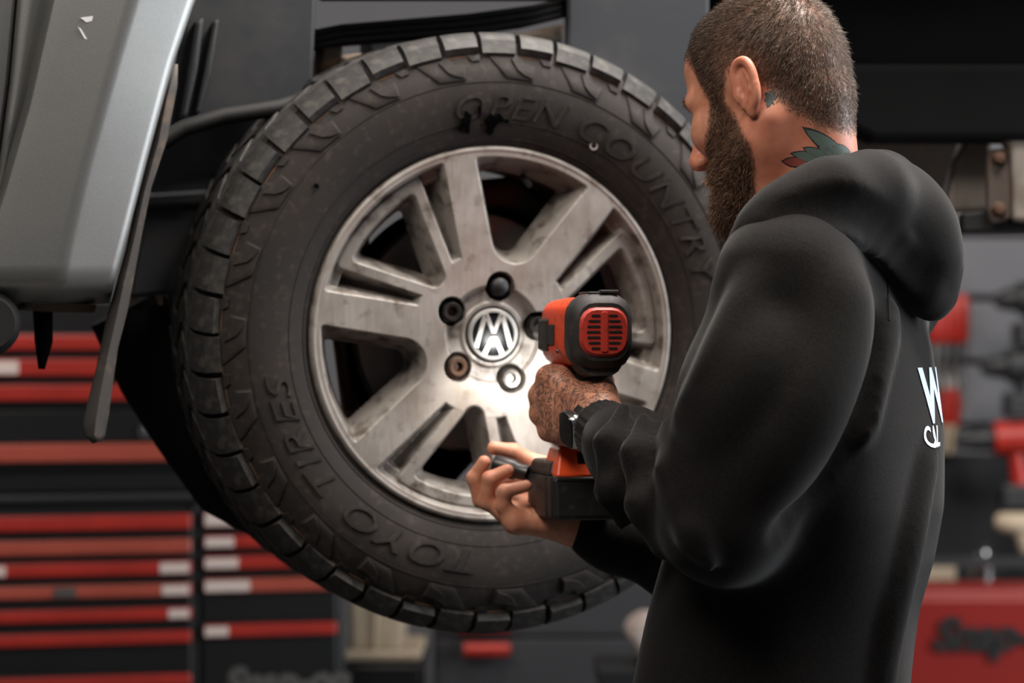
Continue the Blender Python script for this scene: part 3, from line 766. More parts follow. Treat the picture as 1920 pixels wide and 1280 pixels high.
dput('work_lamp', MB().lathe([(0, .1305), (.004, .130), (.005, .127)], 16, c=(0, 0, -.041)), 'lamp', smooth=True)
# battery pack
def fr(w0, w1, y0, y1, z0, z1, dy0=0, dy1=0, x=0):
    """block whose top (z1) is w1 wide and bottom (z0) w0 wide"""
    return MB().add([(x - w0/2, y0, z0), (x + w0/2, y0, z0), (x + w0/2, y1, z0), (x - w0/2, y1, z0), (x - w1/2, y0 + dy0, z1), (x + w1/2, y0 + dy0, z1), (x + w1/2, y1 - dy1, z1), (x - w1/2, y1 - dy1, z1)],
                    [(0,3,2,1),(4,5,6,7),(0,1,5,4),(1,2,6,5),(2,3,7,6),(3,0,4,7)])
bat = dput('battery_pack', fr(.080, .082, .062, .186, -.219, -.167, 0, 0), 'tool_black', bevel=.006)
dput('battery_shoulder', fr(.080, .070, .084, .186, -.168, -.150, .006, .006), 'tool_black', bat, bevel=.004)
dput('battery_foot', fr(.074, .060, .064, .136, -.1685, -.134, .012, .016), 'tool_orange', bat, bevel=.003)
dput('charge_panel', MB().add([(-.010, .0690, -.1530), (.014, .0690, -.1530), (.014, .0735, -.1400), (-.010, .0735, -.1400)], [(0, 1, 2, 3)]), 'watch_black', bat, solid=.0012)
tm = text_mesh('m', .010, .0002)
vv = verts(tm); setverts(tm, np.stack([vv[:, 0] - .002, .0700 + vv[:, 1] * .35 - .0010, -.1502 + vv[:, 1] * .92], 1)); put('charge_mark', tm, 'paper_label', bat, False)
dput('battery_rib', MB().box((-.0405, .075, -.192), (.0025, .008, .046)).box((-.0405, .100, -.192), (.0018, .006, .046)), 'tool_black', bat, bevel=.001)
dput('battery_rib', MB().box((0, .0625, -.171), (.074, .003, .004)), 'tool_black', bat, bevel=.001)
# the wrench's own work light
ls = bpy.data.lights.new('work_lamp_light', 'SPOT'); ls.energy = 2.4; ls.color = (1.0, 0.97, 0.92); ls.spot_size = math.radians(85); ls.spot_blend = .6; ls.shadow_soft_size = .004
lo = bpy.data.objects.new('work_lamp_light', ls); COL.objects.link(lo); lo.parent = drv
lo.location = (0, .134, -.041); lo.rotation_euler = (math.radians(70), 0, math.radians(4))

# ------------------------------------------------------------------ the man
BODY_Y = 1.72
person = thing('person', (W(1500, 640, 1.74)[0], 1.74, 0), 'man in a black hooded sweatshirt with tattooed neck and hand, working on the wheel', 'person')
bb = math.radians(25); FB = np.array([-math.cos(bb), math.sin(bb), 0]); LB = np.array([-math.sin(bb), -math.cos(bb), 0])
hb, hp = math.radians(38), math.radians(17)
HF = np.array([-math.cos(hb) * math.cos(hp), math.sin(hb) * math.cos(hp), -math.sin(hp)])
HL = np.array([-math.sin(hb), -math.cos(hb), 0]); HU = np.cross(HF, HL)
HR = np.stack([HF, HL, HU])                          # rows: forward, left, up
HO = W(1455, 193, BODY_Y)      # middle of the head at ear height
def h2w(f, l, u): return HO + HF * f + HL * l + HU * u
NECK0 = h2w(-.030, 0, -.025); NECK1 = W(1517, 450, 1.715)
# ---- head and neck
vh = .0021
fl = Field(HO + np.array([-.15, -.13, -.25]), HO + np.array([.17, .14, .165]), vh)
fl.ell(h2w(.002, 0, .048), (.093, .0735, .078), HR, .01)
fl.ell(h2w(-.040, 0, .018), (.048, .058, .055), HR, .02)
fl.ell(h2w(.046, 0, -.025), (.048, .056, .078), HR, .03)                    # face
for s_ in (-1, 1):
    fl.cone(h2w(.008, s_ * .053, -.050), h2w(.066, s_ * .026, -.096), .022, .019, .03)    # jaw
    fl.ell(h2w(.066, s_ * .040, -.014), (.024, .022, .020), HR, .022)                      # cheek bone
    fl.cone(h2w(.088, s_ * .012, .028), h2w(.074, s_ * .048, .026), .0105, .010, .014)    # brow
fl.ell(h2w(.078, 0, -.102), (.022, .026, .018), HR, .025)                     # chin
fl.ell(h2w(.058, 0, .056), (.034, .052, .040), HR, .012)                       # forehead
fl.cone(h2w(.094, 0, .018), h2w(.1155, 0, -.026), .0085, .0105, .012)         # nose bridge
fl.ell(h2w(.1165, 0, -.030), (.0115, .0115, .0095), HR, .008)
for s_ in (-1, 1):
    fl.ell(h2w(.107, s_ * .0125, -.034), (.0105, .0075, .0075), HR, .007)
    fl.ell(h2w(.106, s_ * .036, .006), (.018, .020, .012), HR, .012, 's')      # eye socket
    fl.ell(h2w(.080, s_ * .031, .004), (.0128, .0140, .0115), HR, .004)        # lowered lid over the eye
    fl.ell(h2w(.110, s_ * .0070, -.0405), (.004, .003, .0025), HR, .003, 's')  # nostril
fl.ell(h2w(.096, 0, -.060), (.013, .024, .0065), HR, .008)                    # upper lip
fl.ell(h2w(.094, 0, -.072), (.0125, .021, .0065), HR, .006)
# neck: column, muscles, nape
fl.cone(NECK0, NECK1, .050, .060, .03)
fl.cone(h2w(-.050, 0, -.02), NECK1 - FB * .012 + np.array([0, 0, .02]), .036, .045, .02)
for s_ in (-1, 1): fl.cone(h2w(-.020, s_ * .058, -.030), NECK1 + FB * .04 + LB * s_ * .02, .016, .020, .03)
fl.cone(NECK1, NECK1 + LB * .10 - np.array([0, 0, .04]), .05, .04, .04)
V, Q = fl.nets(); V = smooth_pts(V, Q, 1, .4)
del fl
# ear (near and far): a shell with a rim, hollow and lobe
def ear(s_):
    e0 = h2w(-.004, s_ * .074, 0)
    out = HL * s_
    ex = -HF * .95 + out * .24; ex /= np.linalg.norm(ex)          # from the root backward and outward
    ez = HU * .985 - HF * .12; ez /= np.linalg.norm(ez); ez -= ex * (ez @ ex); ez /= np.linalg.norm(ez)
    en = np.cross(ex, ez); en = en * (1 if en @ out > 0 else -1)
    R = np.stack([ex, ez, en]); c = e0 + ex * .012 + ez * .007 + out * .002
    f_ = Field(c - .05, c + .05, .0011)
    f_.ell(c + ez * .003, (.0150, .0270, .0050), R, .004)                          # plate
    f_.ell(c + ex * .000 + ez * .004 + en * .0065, (.0125, .0215, .0065), R, .004, 's')   # hollow
    P = []
    for a_ in range(-75, 206, 10):                                                  # helix rim, round at the top
        q = math.radians(a_); cs, sn = math.cos(q), math.sin(q)
        rx = .0160 * math.copysign(abs(cs) ** .85, cs); rz = .0270 * math.copysign(abs(sn) ** .85, sn)
        P.append((c + ex * rx + ez * (rz + .003) + en * .0020, .0034))
    f_.chain(P, .0045)
    f_.chain([(c + ex * .004 + ez * .017 + en * .001, .0020), (c + ex * .0085 + ez * .006 + en * .002, .0028), (c + ex * .0078 - ez * .006 + en * .0025, .0030), (c + ex * .003 - ez * .015 + en * .0025, .0030)], .004)   # antihelix
    f_.ell(c - ex * .0105 - ez * .005 + en * .002, (.0035, .0060, .0045), R, .003)  # tragus
    f_.ell(c + ex * .000 - ez * .0265 + en * .0005, (.0080, .0090, .0045), R, .006)  # lobe
    f_.ell(c - ex * .004 - ez * .004 + en * .005, (.0050, .0070, .0060), R, .003, 's')   # concha
    f_.cone(c - ex * .012 + ez * .012 - en * .004, c - ex * .012 - ez * .018 - en * .004, .006, .006, .006)
    f_.cone(c - ex * .002 + ez * .012 - en * .006, c - ex * .002 - ez * .012 - en * .006, .0065, .0065, .006)
    v, q = f_.nets(); return smooth_pts(v, q, 3, .5), q
def joinm(parts):
    Vs = []; Qs = []; o = 0
    for v, q in parts: Vs.append(v); Qs.append(q + o); o += len(v)
    return np.concatenate(Vs), np.concatenate(Qs)
nhead = len(V)
V, Q = joinm([(V, Q), ear(1), ear(-1)])
headV, headQ = V, Q
# local coordinates of head vertices: masks for stubble, flush
def loc(V): q = V - HO; return q @ HF, q @ HL, q @ HU
def hairline(f, l):
    """height of the hairline above the ear axis as a function of forward position"""
    return np.interp(f, [-.14, -.085, -.066, -.050, -.040, -.028, -.016, -.004, .010, .030, .040, .047, .055, .066, .080, .12],
                        [-.072, -.072, -.058, -.036, -.020, .002, .026, .034, .030, -.004, .000, .018, .050, .066, .080, .10])
def hair_depth(V):
    f, l, u = loc(V); return u - hairline(f, l)
def beard_depth(V):
    """positive inside the beard zone (metres to its border, roughly)"""
    f, l, u = loc(V); al = np.abs(l)
    front = np.interp(u, [-.14, -.085, -.060, -.043, -.013, .020, .04], [.13, .13, .13, .080, .056, .047, .045])
    rear = np.interp(u, [-.16, -.125, -.092, -.070, -.053, -.038, -.015, .01, .03], [.044, .034, .017, .003, -.003, .004, .018, .026, .028])
    d = np.minimum(np.minimum(front - f, f - rear), np.minimum(.034 - u, u + .150))
    mous = np.minimum(np.minimum(f - .075, -.043 - u), .045 - al)              # moustache and chin
    lips = np.minimum(np.minimum(.012 - np.abs(u + .066) * 1.6, .020 - al), f - .09)
    return np.where(lips > 0, -.01, np.maximum(d, np.where(u > -.15, mous, -1)))
hd = hair_depth(headV); bd_ = beard_depth(headV)
stub = np.maximum(sstep(-.004, .016, hd) * .80, sstep(-.003, .008, bd_) * .9)
stub[nhead:] = 0
fh, lh, uh = loc(headV)
flush = np.zeros(len(headV)); flush[nhead:] = .55
flush = np.maximum(flush, .7 * sstep(.0, -.05, uh) * sstep(.03, -.01, fh) * (hd < 0))
flush = np.maximum(flush, .8 * np.exp(-((fh - .12) / .018) ** 2 - ((uh + .03) / .016) ** 2))

# ---- left hand round the grip (seen from the back of the hand)
def hand(prims, lo, hi, vox, subs=()):
    f_ = Field(lo, hi, vox)
    for a, b, ra, rb, k in prims: f_.cone(a, b, ra, rb, k)
    for a, b, ra, rb, k in subs: f_.cone(a, b, ra, rb, k, 's')
    v, q = f_.nets(); return smooth_pts(v, q, 1, .4), q
WR = W(1112, 792, 1.775)                                     # wrist
K = [W(1027, 708, 1.842), W(1013, 741, 1.850), W(1014, 776, 1.852), W(1028, 808, 1.846)]
PIPs = [W(1040, 700, 1.886), W(1030, 738, 1.892), W(1032, 775, 1.892), W(1046, 806, 1.884)]
TIPs = [W(1085, 704, 1.896), W(1082, 742, 1.900), W(1080, 776, 1.898), W(1082, 804, 1.890)]
END = [W(1116, 712, 1.872), W(1112, 748, 1.874), W(1108, 780, 1.872), W(1104, 806, 1.868)]
pr = []
for i in range(4):
    r = (.0118, .0122, .0115, .0100)[i]
    base = WR + (np.array([.006, 0, .014]) if i == 0 else np.array([.002, 0, .006 - .008 * i]))
    pr += [(base, K[i], .0215 if i < 2 else .019, r + .001, .012), (K[i], PIPs[i], r + .0012, r, .006), (PIPs[i], TIPs[i], r, r - .0008, .005), (TIPs[i], END[i], r - .0008, r - .002, .005)]
pr += [(K[0] + np.array([.012, -.012, -.002]), K[3] + np.array([.016, -.012, .004]), .016, .014, .016)]
pr += [(WR + np.array([.012, .000, .010]), W(1126, 742, 1.802), .021, .019, .014), (W(1126, 742, 1.802), W(1128, 716, 1.828), .0175, .0135, .010), (W(1128, 716, 1.828), W(1104, 702, 1.862), .0130, .0100, .008)]  # thumb
ELB = W(1352, 975, 1.525)
pr += [(WR, WR + (ELB - WR) * .42, .0235, .031, .014)]
lo = W(1005, 830, 1.86) - .04; hi = W(1125, 690, 1.79) + .06
lo = np.array([-.02 + .03, 1.64, CZ - .165]); hi = np.array([.185, 1.93, CZ - .015])
hV, hQ = hand(pr, lo, hi, .0014)
# tattoo mask: back of the hand and knuckles
kd = np.min([np.linalg.norm(hV - k_, axis=1) for k_ in K], axis=0)
inkL = sstep(.012, .030, np.linalg.norm(hV - WR, axis=1)) * (hV[:, 1] < 1.862) * sstep(.011, .019, kd)
# ---- right hand, palm up, pinching a small socket
def RP(px, py, d): return W(px, py, d)
RW_ = RP(1086, 984, 1.930)
pr = []
KN = [RP(985, 905, 1.990), RP(966, 948, 1.965), RP(955, 962, 1.935), RP(966, 978, 1.910)]
# fingers: knuckle, middle joint, tip joint, tip
fing = [
    (KN[1], RP(902, 936, 1.960), RP(889, 897, 1.955), RP(908, 866, 1.950), .0098),   # middle
    (KN[2], RP(912, 940, 1.932), RP(918, 898, 1.925), RP(951, 882, 1.928), .0098),   # ring
    (KN[3], RP(944, 948, 1.905), RP(946, 921, 1.900), RP(986, 911, 1.905), .0090),   # little
]
for k, a, b, c, r in fing: pr += [(k, a, r + .002, r + .0004, .006), (a, b, r + .0002, r - .0004, .004), (b, c, r - .0006, r - .0018, .004)]
pr += [(RP(1018, 880, 1.985), RP(962, 846, 1.975), .0125, .0098, .006), (RP(962, 846, 1.975), RP(926, 840, 1.968), .0094, .0084, .004)]      # thumb
for kx in KN: pr.append((RW_, kx, .021, .013, .014))
pr += [(RW_ + np.array([-.01, .03, .02]), RP(1018, 880, 1.985), .020, .0135, .014), (KN[0], RP(935, 900, 2.0), .0115, .010, .008)]
pr += [(RW_, RW_ + (RP(1300, 1050, 1.93) - RW_) * .5, .0225, .026, .012)]
rV, rQ = hand(pr, np.array([-.065, 1.86, CZ - .26]), np.array([.17, 2.03, CZ - .105]), .0014)
# ---- trunk and limbs under the clothes join head and hands into one body
SHL = W(1478, 520, 1.565); SHR = SHL - LB * .36 + np.array([0, 0, 0.0])
ELR = RP(1300, 1050, 1.93)
TX = W(1550, 640, BODY_Y)[0]; HX = W(1456, 640, BODY_Y)[0]          # chest and hip positions
cf = Field((.0, 1.35, .05), (.62, 2.1, 1.56), .011)
cf.cone((TX, 1.72, 1.38), (HX, 1.72, 1.05), .09, .09, .03)
cf.chain([(NECK1, .05), (np.array([TX, 1.72, 1.40]), .08)], .04)
for sh, el, wr_ in ((SHL, ELB, WR), (SHR, ELR, RW_)): cf.chain([(np.array([TX, 1.72, 1.42]), .07), (sh, .045), (el, .036), (wr_ + (el - wr_) * .15, .022)], .03)
for s_ in (-1, 1):
    hip = np.array([HX, 1.72, 1.0]) + LB * .085 * s_
    cf.chain([(hip + np.array([0, 0, .08]), .08), (hip, .075), (hip + FB * .02 * s_ + np.array([0, 0, -.46]), .05), (hip - FB * .02 + np.array([0, 0, -.90]), .036)], .03)
cV, cQ = cf.nets(); del cf
bV, bQ = joinm([(headV, headQ), (hV, hQ), (rV, rQ), (cV, cQ)])
nb = len(bV); me = np_mesh('body', bV, bQ)
z0 = np.zeros(nb); st = z0.copy(); st[:len(headV)] = stub; fattr(me, 'stubble', st)
fx = z0.copy(); fx[:len(headV)] = flush; fattr(me, 'flush', fx)
ik = z0.copy(); ik[len(headV):len(headV) + len(hV)] = inkL; fattr(me, 'ink', ik)
body = put('body', me, 'skin', person)
headBVH = BVHTree.FromPolygons(headV.tolist(), headQ.tolist())

# ---- hair and beard: individual short strands
def face_normals(V, Q):
    n = np.cross(V[Q[:, 1]] - V[Q[:, 0]], V[Q[:, 2]] - V[Q[:, 0]]) + np.cross(V[Q[:, 2]] - V[Q[:, 0]], V[Q[:, 3]] - V[Q[:, 0]])
    a = np.linalg.norm(n, axis=1) + 1e-12; return n / a[:, None], a / 2
Qh = headQ[(headQ < nhead).all(1)]
FN, FA = face_normals(headV, Qh); FC = headV[Qh].mean(1)
if (FN * (FC - HO)).sum(1).mean() < 0: FN = -FN
def strands(name, dens, dirf, lenf, rad, m, tintf, jit=.16):
    p = FA * dens; cnt = RNG.poisson(p); idx = np.repeat(np.arange(len(Qh)), cnt); n = len(idx)
    w4 = RNG.dirichlet((1, 1, 1, 1), n); P = (headV[Qh[idx]] * w4[:, :, None]).sum(1); N = FN[idx]
    D = dirf(P, N) + RNG.normal(0, jit, (n, 3)); D /= np.linalg.norm(D, axis=1)[:, None]
    Ln = lenf(P, N) * RNG.uniform(.7, 1.2, n)
    T = D - N * (D * N).sum(1)[:, None]; T /= np.linalg.norm(T, axis=1)[:, None] + 1e-9
    mid = P + D * (Ln * .55)[:, None]; tip = mid + (D * .6 + T * .35 + RNG.normal(0, jit * 1.2, (n, 3))) * (Ln * .5)[:, None]
    B = np.cross(D, N); B /= np.linalg.norm(B, axis=1)[:, None] + 1e-9; C = np.cross(B, D)
    vs = []
    for c, r in ((P - N * .001, rad), (mid, rad * .85)):
        for q in range(3):
            a_ = 2 * PI * q / 3; vs.append(c + (math.cos(a_) * B + math.sin(a_) * C) * r)
    vs.append(tip); VV = np.stack(vs, 1).reshape(-1, 3); o = np.arange(n) * 7
    tr = []
    for q in range(3):
        q2 = (q + 1) % 3; tr += [(q, q2, 3 + q2), (q, 3 + q2, 3 + q), (3 + q, 3 + q2, 6)]
    QQ = (o[:, None, None] + np.array(tr)[None]).reshape(-1, 3)
    me = np_mesh(name, VV, QQ); fattr(me, 'tint', np.repeat(np.clip(tintf(P, n), 0, 1), 7))
    ob = put(name, me, m, person); ob['kind'] = 'stuff'; return ob
crown = h2w(-.055, 0, .115)
def hair_dir(P, N):
    t_ = P - crown; t_ -= N * (t_ * N).sum(1)[:, None]; t_ /= np.linalg.norm(t_, axis=1)[:, None] + 1e-6
    return N * .50 + t_ * .50 + HF * .42 - np.array([0, 0, .06])
def sel(fn, lo_, hi_): return sstep(lo_, hi_, fn(FC))
f_, l_, u_ = loc(FC)
vis = ((FC @ np.array([0, 1., 0])) < HO[1] + .07)            # far side of the head gets a thinner coat
strands('hair', 520000 * sel(hair_depth, -.003, .010) * np.where(vis, 1, .35), hair_dir,
        lambda P, N: .0035 + .0085 * sstep(.005, .085, hair_depth(P)), .00021, 'hair',
        lambda P, n: RNG.beta(2.2, 2.6, n) * .95 + .25 * (RNG.random(n) < .10))
def beard_dir(P, N):
    return N * .55 - HU * .62 + HF * .12
strands('beard', 520000 * sel(beard_depth, -.002, .006) * (u_ < .035) * np.where(vis, 1, .4), beard_dir,
        lambda P, N: .004 + .010 * sstep(.0, .035, beard_depth(P)) + .008 * sstep(-.07, -.11, loc(P)[2]), .00023, 'beard_hair',
        lambda P, n: RNG.beta(2, 3, n) + .35 * (RNG.random(n) < .07) + .30 * sstep(.085, .10, loc(P)[0]), .34)
# eyebrow
def brow_w(V):
    f, l, u = loc(V); al = np.abs(l)
    return np.minimum(np.minimum(al - .010, .052 - al), .006 - np.abs(u - .028 - .10 * np.minimum(al - .03, 0))) * (f > .05)
strands('eyebrow', 300000 * sstep(0, .002, brow_w(FC)) * (f_ > .05), lambda P, N: N * .4 + HL * np.sign(loc(P)[1])[:, None] * .6 + HU * .1,
        lambda P, N: np.full(len(P), .007), .0002, 'beard_hair', lambda P, n: RNG.beta(2, 3, n))

# ---- tattoos drawn on the skin
def inpoly(x, y, P):
    c = np.zeros(x.shape, bool); j = len(P) - 1
    for i in range(len(P)):
        (xi, yi), (xj, yj) = P[i], P[j]
        c ^= ((yi > y) != (yj > y)) & (x < (xj - xi) * (y - yi) / (yj - yi + 1e-12) + xi); j = i
    return c
def decal(polys, bvh, off=.0006, step=1.0):
    """flat drawing laid on the surface met by the pixel rays of its outline"""
    b = MB()
    for P in polys:
        x0, x1 = min(p[0] for p in P), max(p[0] for p in P); y0, y1 = min(p[1] for p in P), max(p[1] for p in P)
        nx, ny = int((x1 - x0) / step) + 2, int((y1 - y0) / step) + 2; ids = {}
        def vid(i, j):
            if (i, j) not in ids:
                d = Vector(((x0 + i * step - 960) / F, 1, -(y0 + j * step - 640) / F)).normalized()
                h, nn, _, _ = bvh.ray_cast(Vector((0, CY, CZ)), d)
                if h is None: ids[(i, j)] = None
                else:
                    if nn.dot(d) > 0: nn = -nn
                    b.v.append(tuple(h + nn * off)); ids[(i, j)] = len(b.v) - 1
            return ids[(i, j)]
        for i in range(nx):
            for j in range(ny):
                if inpoly(np.array([x0 + (i + .5) * step]), np.array([y0 + (j + .5) * step]), P)[0]:
                    q = [vid(i, j), vid(i + 1, j), vid(i + 1, j + 1), vid(i, j + 1)]
                    if None not in q: b.f.append(tuple(q))
    return b
c5 = lambda L: [(x / 2.667 + 1240, y / 2.667) for x, y in L]
def petal(x0, y0, x1, y1, w_):
    dx, dy = x1 - x0, y1 - y0; L_ = math.hypot(dx, dy); nx, ny = -dy / L_, dx / L_; P = []
    for s_ in (1, -1):
        for u in (np.linspace(0, 1, 9) if s_ == 1 else np.linspace(1, 0, 9)):
            r = w_ * math.sin(PI * u) ** .8 * s_ * .5; P.append((x0 + dx * u + nx * r, y0 + dy * u + ny * r))
    return P
teal = [petal(655, 768, 800, 800, 46), petal(715, 742, 850, 795, 44), petal(785, 735, 905, 790, 42), petal(720, 648, 925, 785, 62), petal(672, 855, 790, 815, 40), petal(850, 730, 940, 760, 40)]
red = [petal(608, 805, 730, 815, 44)]
def outline(P):
    cx = sum(p[0] for p in P) / len(P); cy = sum(p[1] for p in P) / len(P); return [(cx + (x - cx) * 1.16, cy + (y - cy) * 1.22) for x, y in P]
put('tattoo', decal([c5(outline(p)) for p in teal + red], headBVH, .0004), 'tattoo_line', body, smooth=True)
put('tattoo', decal([c5(p) for p in teal], headBVH, .0007), 'tattoo_teal', body, smooth=True)
put('tattoo', decal([c5(p) for p in red], headBVH, .0008), 'tattoo_red', body, smooth=True)
clover = [petal(546, 492, 520, 462, 26), petal(546, 490, 556, 452, 24), petal(546, 492, 578, 482, 26), petal(545, 492, 515, 505, 24), petal(546, 494, 530, 538, 26), petal(548, 492, 566, 528, 7), petal(548, 494, 556, 520, 14)]
put('tattoo', decal([c5(p) for p in clover], headBVH, .0006, .6), 'tattoo_grey', body, smooth=True)

# ---- hooded sweatshirt
tor = [(400, 1450, 1650), (480, 1405, 1690), (560, 1362, 1730), (650, 1340, 1756), (800, 1320, 1771), (950, 1275, 1764), (1050, 1245, 1748), (1150, 1222, 1724), (1280, 1198, 1710), (1400, 1200, 1712), (1520, 1215, 1705)]
zz = np.array([CZ - (y - 640) / F * (BODY_Y - CY) for y, _, _ in tor])[::-1]
cx = np.array([((a + b) / 2 - 960) / F * (BODY_Y - CY) for _, a, b in tor])[::-1]
hw = np.array([(b - a) / 2 / F * (BODY_Y - CY) for _, a, b in tor])[::-1]
A_ = np.interp(zz, [CZ - .5, CZ - .2, CZ, CZ + .08, CZ + .15], [.175, .180, .185, .165, .11])
B_ = np.sqrt(np.maximum(hw ** 2 - (A_ * math.sin(bb)) ** 2, .0036)) / math.cos(bb)
def ff(lo_, hi_, v): return Field(lo_, hi_, v)
hf = ff((.03, 1.38, CZ - .50), (.53, 2.08, CZ + .135), .0052)
c_ = np.interp(hf.Z, zz, cx).astype(np.float32); a_ = np.interp(hf.Z, zz, A_).astype(np.float32); b_ = np.interp(hf.Z, zz, B_).astype(np.float32)
ql = (hf.X - c_) * LB[0] + (hf.Y - BODY_Y) * LB[1]; qf = (hf.X - c_) * FB[0] + (hf.Y - BODY_Y) * FB[1]
ex_ = 2.3
d = ((np.abs(ql / a_) ** ex_ + np.abs(qf / b_) ** ex_) ** (1 / ex_) - 1) * np.minimum(a_, b_)
# long soft drapes down the side and back
ang = np.arctan2(ql / a_, qf / b_)
hgt = (CZ + .05 - hf.Z)
d += (-.0035 * np.sin(ang * 5 + 7 * hf.Z + 1.5 * np.sin(5 * hf.Z)) * np.clip(hgt * 4, 0, 1)).astype(np.float32)
d = np.maximum(d, hf.Z - (CZ + .10)); d = np.maximum(d, (CZ - .475) - hf.Z)
hf.put(d.astype(np.float32), .01)
# shoulders
NB_ = NECK1 + np.array([0, 0, -.035])
for sh in (SHL, SHR): hf.cone(NB_, sh, .062, .060, .06)
# near arm: upper arm, elbow, forearm, gathered cuff
CUF = WR + (ELB - WR) * .10
mid = SHL + (ELB - SHL) * .5
hf.chain([(SHL + np.array([.004, 0, -.004]), .066), (mid + np.array([.006, 0, 0]), .078), (ELB + np.array([.004, 0, .012]), .070)], .045)
f1 = CUF + (ELB - CUF) * .55
hf.chain([(ELB, .064), (f1 + np.array([.0, 0, .004]), .054), (CUF + (ELB - CUF) * .22, .044), (CUF + (ELB - CUF) * .10, .037)], .03)
# far arm
hf.chain([(SHR, .062), ((SHR + ELR) / 2, .066), (ELR, .055), (RW_ + (ELR - RW_) * .30, .038), (RW_ + (ELR - RW_) * .12, .032)], .03)
# folds: raised creases and sunk valleys along the cloth
def fold(pts, r, k=.02, op='u'): hf.chain([(W(x, y, dd), rr) for (x, y, dd), rr in zip(pts, r)], k, op)
fold([(1250, 800, 1.560), (1262, 880, 1.510), (1300, 1000, 1.462), (1330, 1060, 1.455)], (.006, .012, .012, .006), .022)
fold([(1205, 780, 1.60), (1190, 850, 1.560), (1200, 950, 1.535), (1235, 1030, 1.54)], (.006, .012, .012, .006), .022)
fold([(1170, 765, 1.64), (1140, 830, 1.612), (1140, 920, 1.60), (1165, 985, 1.61)], (.008, .013, .012, .006), .018)
hf.ridge([(1732, 852), (1722, 890), (1702, 1000), (1674, 1120), (1652, 1220), (1640, 1300)], .016, .009, .016)
hf.ridge([(1660, 590), (1648, 650), (1628, 730), (1606, 810)], .016, .011, .016)
hf.ridge([(1632, 600), (1614, 680), (1590, 770), (1560, 840)], .020, .008, .016, 's')
hf.ridge([(1570, 560), (1540, 680), (1490, 800), (1410, 900)], .026, .0035, .04)
hf.ridge([(1420, 540), (1370, 640), (1330, 740), (1300, 790)], .018, .006, .02)
hf.ridge([(1440, 640), (1400, 730), (1345, 820)], .022, .003, .03)
hf.ridge([(1640, 720), (1606, 810), (1540, 910), (1470, 1000)], .014, .007, .012, 's')
V, Q = hf.nets(); del hf
V = smooth_pts(V, Q, 2, .45)
hoodV, hoodQ = V, Q
hoodie = put('hoodie', np_mesh('hoodie', V, Q), 'cotton_black', person)
sub = hoodie.modifiers.new('sub', 'SUBSURF'); sub.levels = 1; sub.render_levels = 1
hoodBVH = BVHTree.FromPolygons(V.tolist(), Q.tolist())
# hood lying on the shoulders and back
hf = Field((.20, 1.44, CZ - .02), (.56, 1.94, CZ + .235), .0040)
hf.chain([(W(1388, 474, 1.600), .010), (W(1424, 432, 1.578), .017), (W(1486, 392, 1.566), .024), (W(1560, 364, 1.576), .031), (W(1630, 362, 1.62), .036), (W(1676, 396, 1.68), .040)], .04)
hf.chain([(W(1676, 394, 1.69), .038), (W(1706, 440, 1.70), .042), (W(1722, 500, 1.70), .038), (W(1738, 540, 1.705), .026)], .04)
hf.chain([(W(1630, 350, 1.655), .028), (W(1650, 352, 1.76), .034), (W(1605, 364, 1.83), .032), (W(1530, 400, 1.86), .028), (W(1440, 445, 1.83), .022), (W(1390, 485, 1.76), .016)], .04)
hf.chain([(W(1680, 404, 1.70), .038), (W(1670, 424, 1.78), .042), (W(1625, 434, 1.84), .034)], .04)
hf.cone(W(1540, 408, 1.59), W(1675, 452, 1.70), .024, .040, .05)
hf.cone(W(1470, 424, 1.56), W(1560, 412, 1.575), .018, .026, .05)
# rolled lower rim with the sunk valley above it, and a second layer at the back
hf.ridge([(1392, 470), (1440, 436), (1500, 412), (1560, 404), (1620, 420), (1668, 458), (1700, 500), (1724, 540), (1750, 572)], .018, .010, .014)
hf.ridge([(1470, 398), (1540, 382), (1600, 388), (1650, 414), (1690, 452), (1722, 498), (1745, 530)], .020, .007, .018, 's')
hf.chain([(W(1752, 440, 1.70), .016), (W(1772, 500, 1.705), .017), (W(1768, 556, 1.705), .015)], .010)
# the neck passes through
hf.cone(NECK1 + np.array([0, 0, -.01]), NECK0 + np.array([0, 0, .03]), .058, .058, .012, 's')
V, Q = hf.nets(); del hf
V = smooth_pts(V, Q, 2, .5)
hood = put('hood', np_mesh('hood', V, Q), 'cotton_black', hoodie)
sub = hood.modifiers.new('sub', 'SUBSURF'); sub.levels = 1; sub.render_levels = 1
# ribbed cuffs
def cuff(a, b, r0, r1):
    a = np.array(a); b = np.array(b); ax = (b - a) / np.linalg.norm(b - a); u = np.cross(ax, (0, 0, 1.)); u /= np.linalg.norm(u); w_ = np.cross(u, ax)
    rows = []; n = 96
    for t_, dr in ((0.06, -.004), (0, -.0035), (0, 0), (.25, .0008), (.5, .001), (.8, .0006), (1, -.001)):
        rows.append([a + (b - a) * t_ + (u * math.cos(2 * PI * k / n) + w_ * math.sin(2 * PI * k / n)) * (r0 + (r1 - r0) * t_ + dr + (.0007 if k % 4 < 2 else -.0003)) for k in range(n)] )
    for r in rows: r.append(r[0])
    return MB().grid(rows)
put('cuff', cuff(WR + (ELB - WR) * .060, WR + (ELB - WR) * .26, .0340, .0390), 'cotton_black', hoodie, smooth=True)
put('cuff', cuff(RW_ + (ELR - RW_) * .06, RW_ + (ELR - RW_) * .22, .030, .034), 'cotton_black', hoodie, smooth=True)
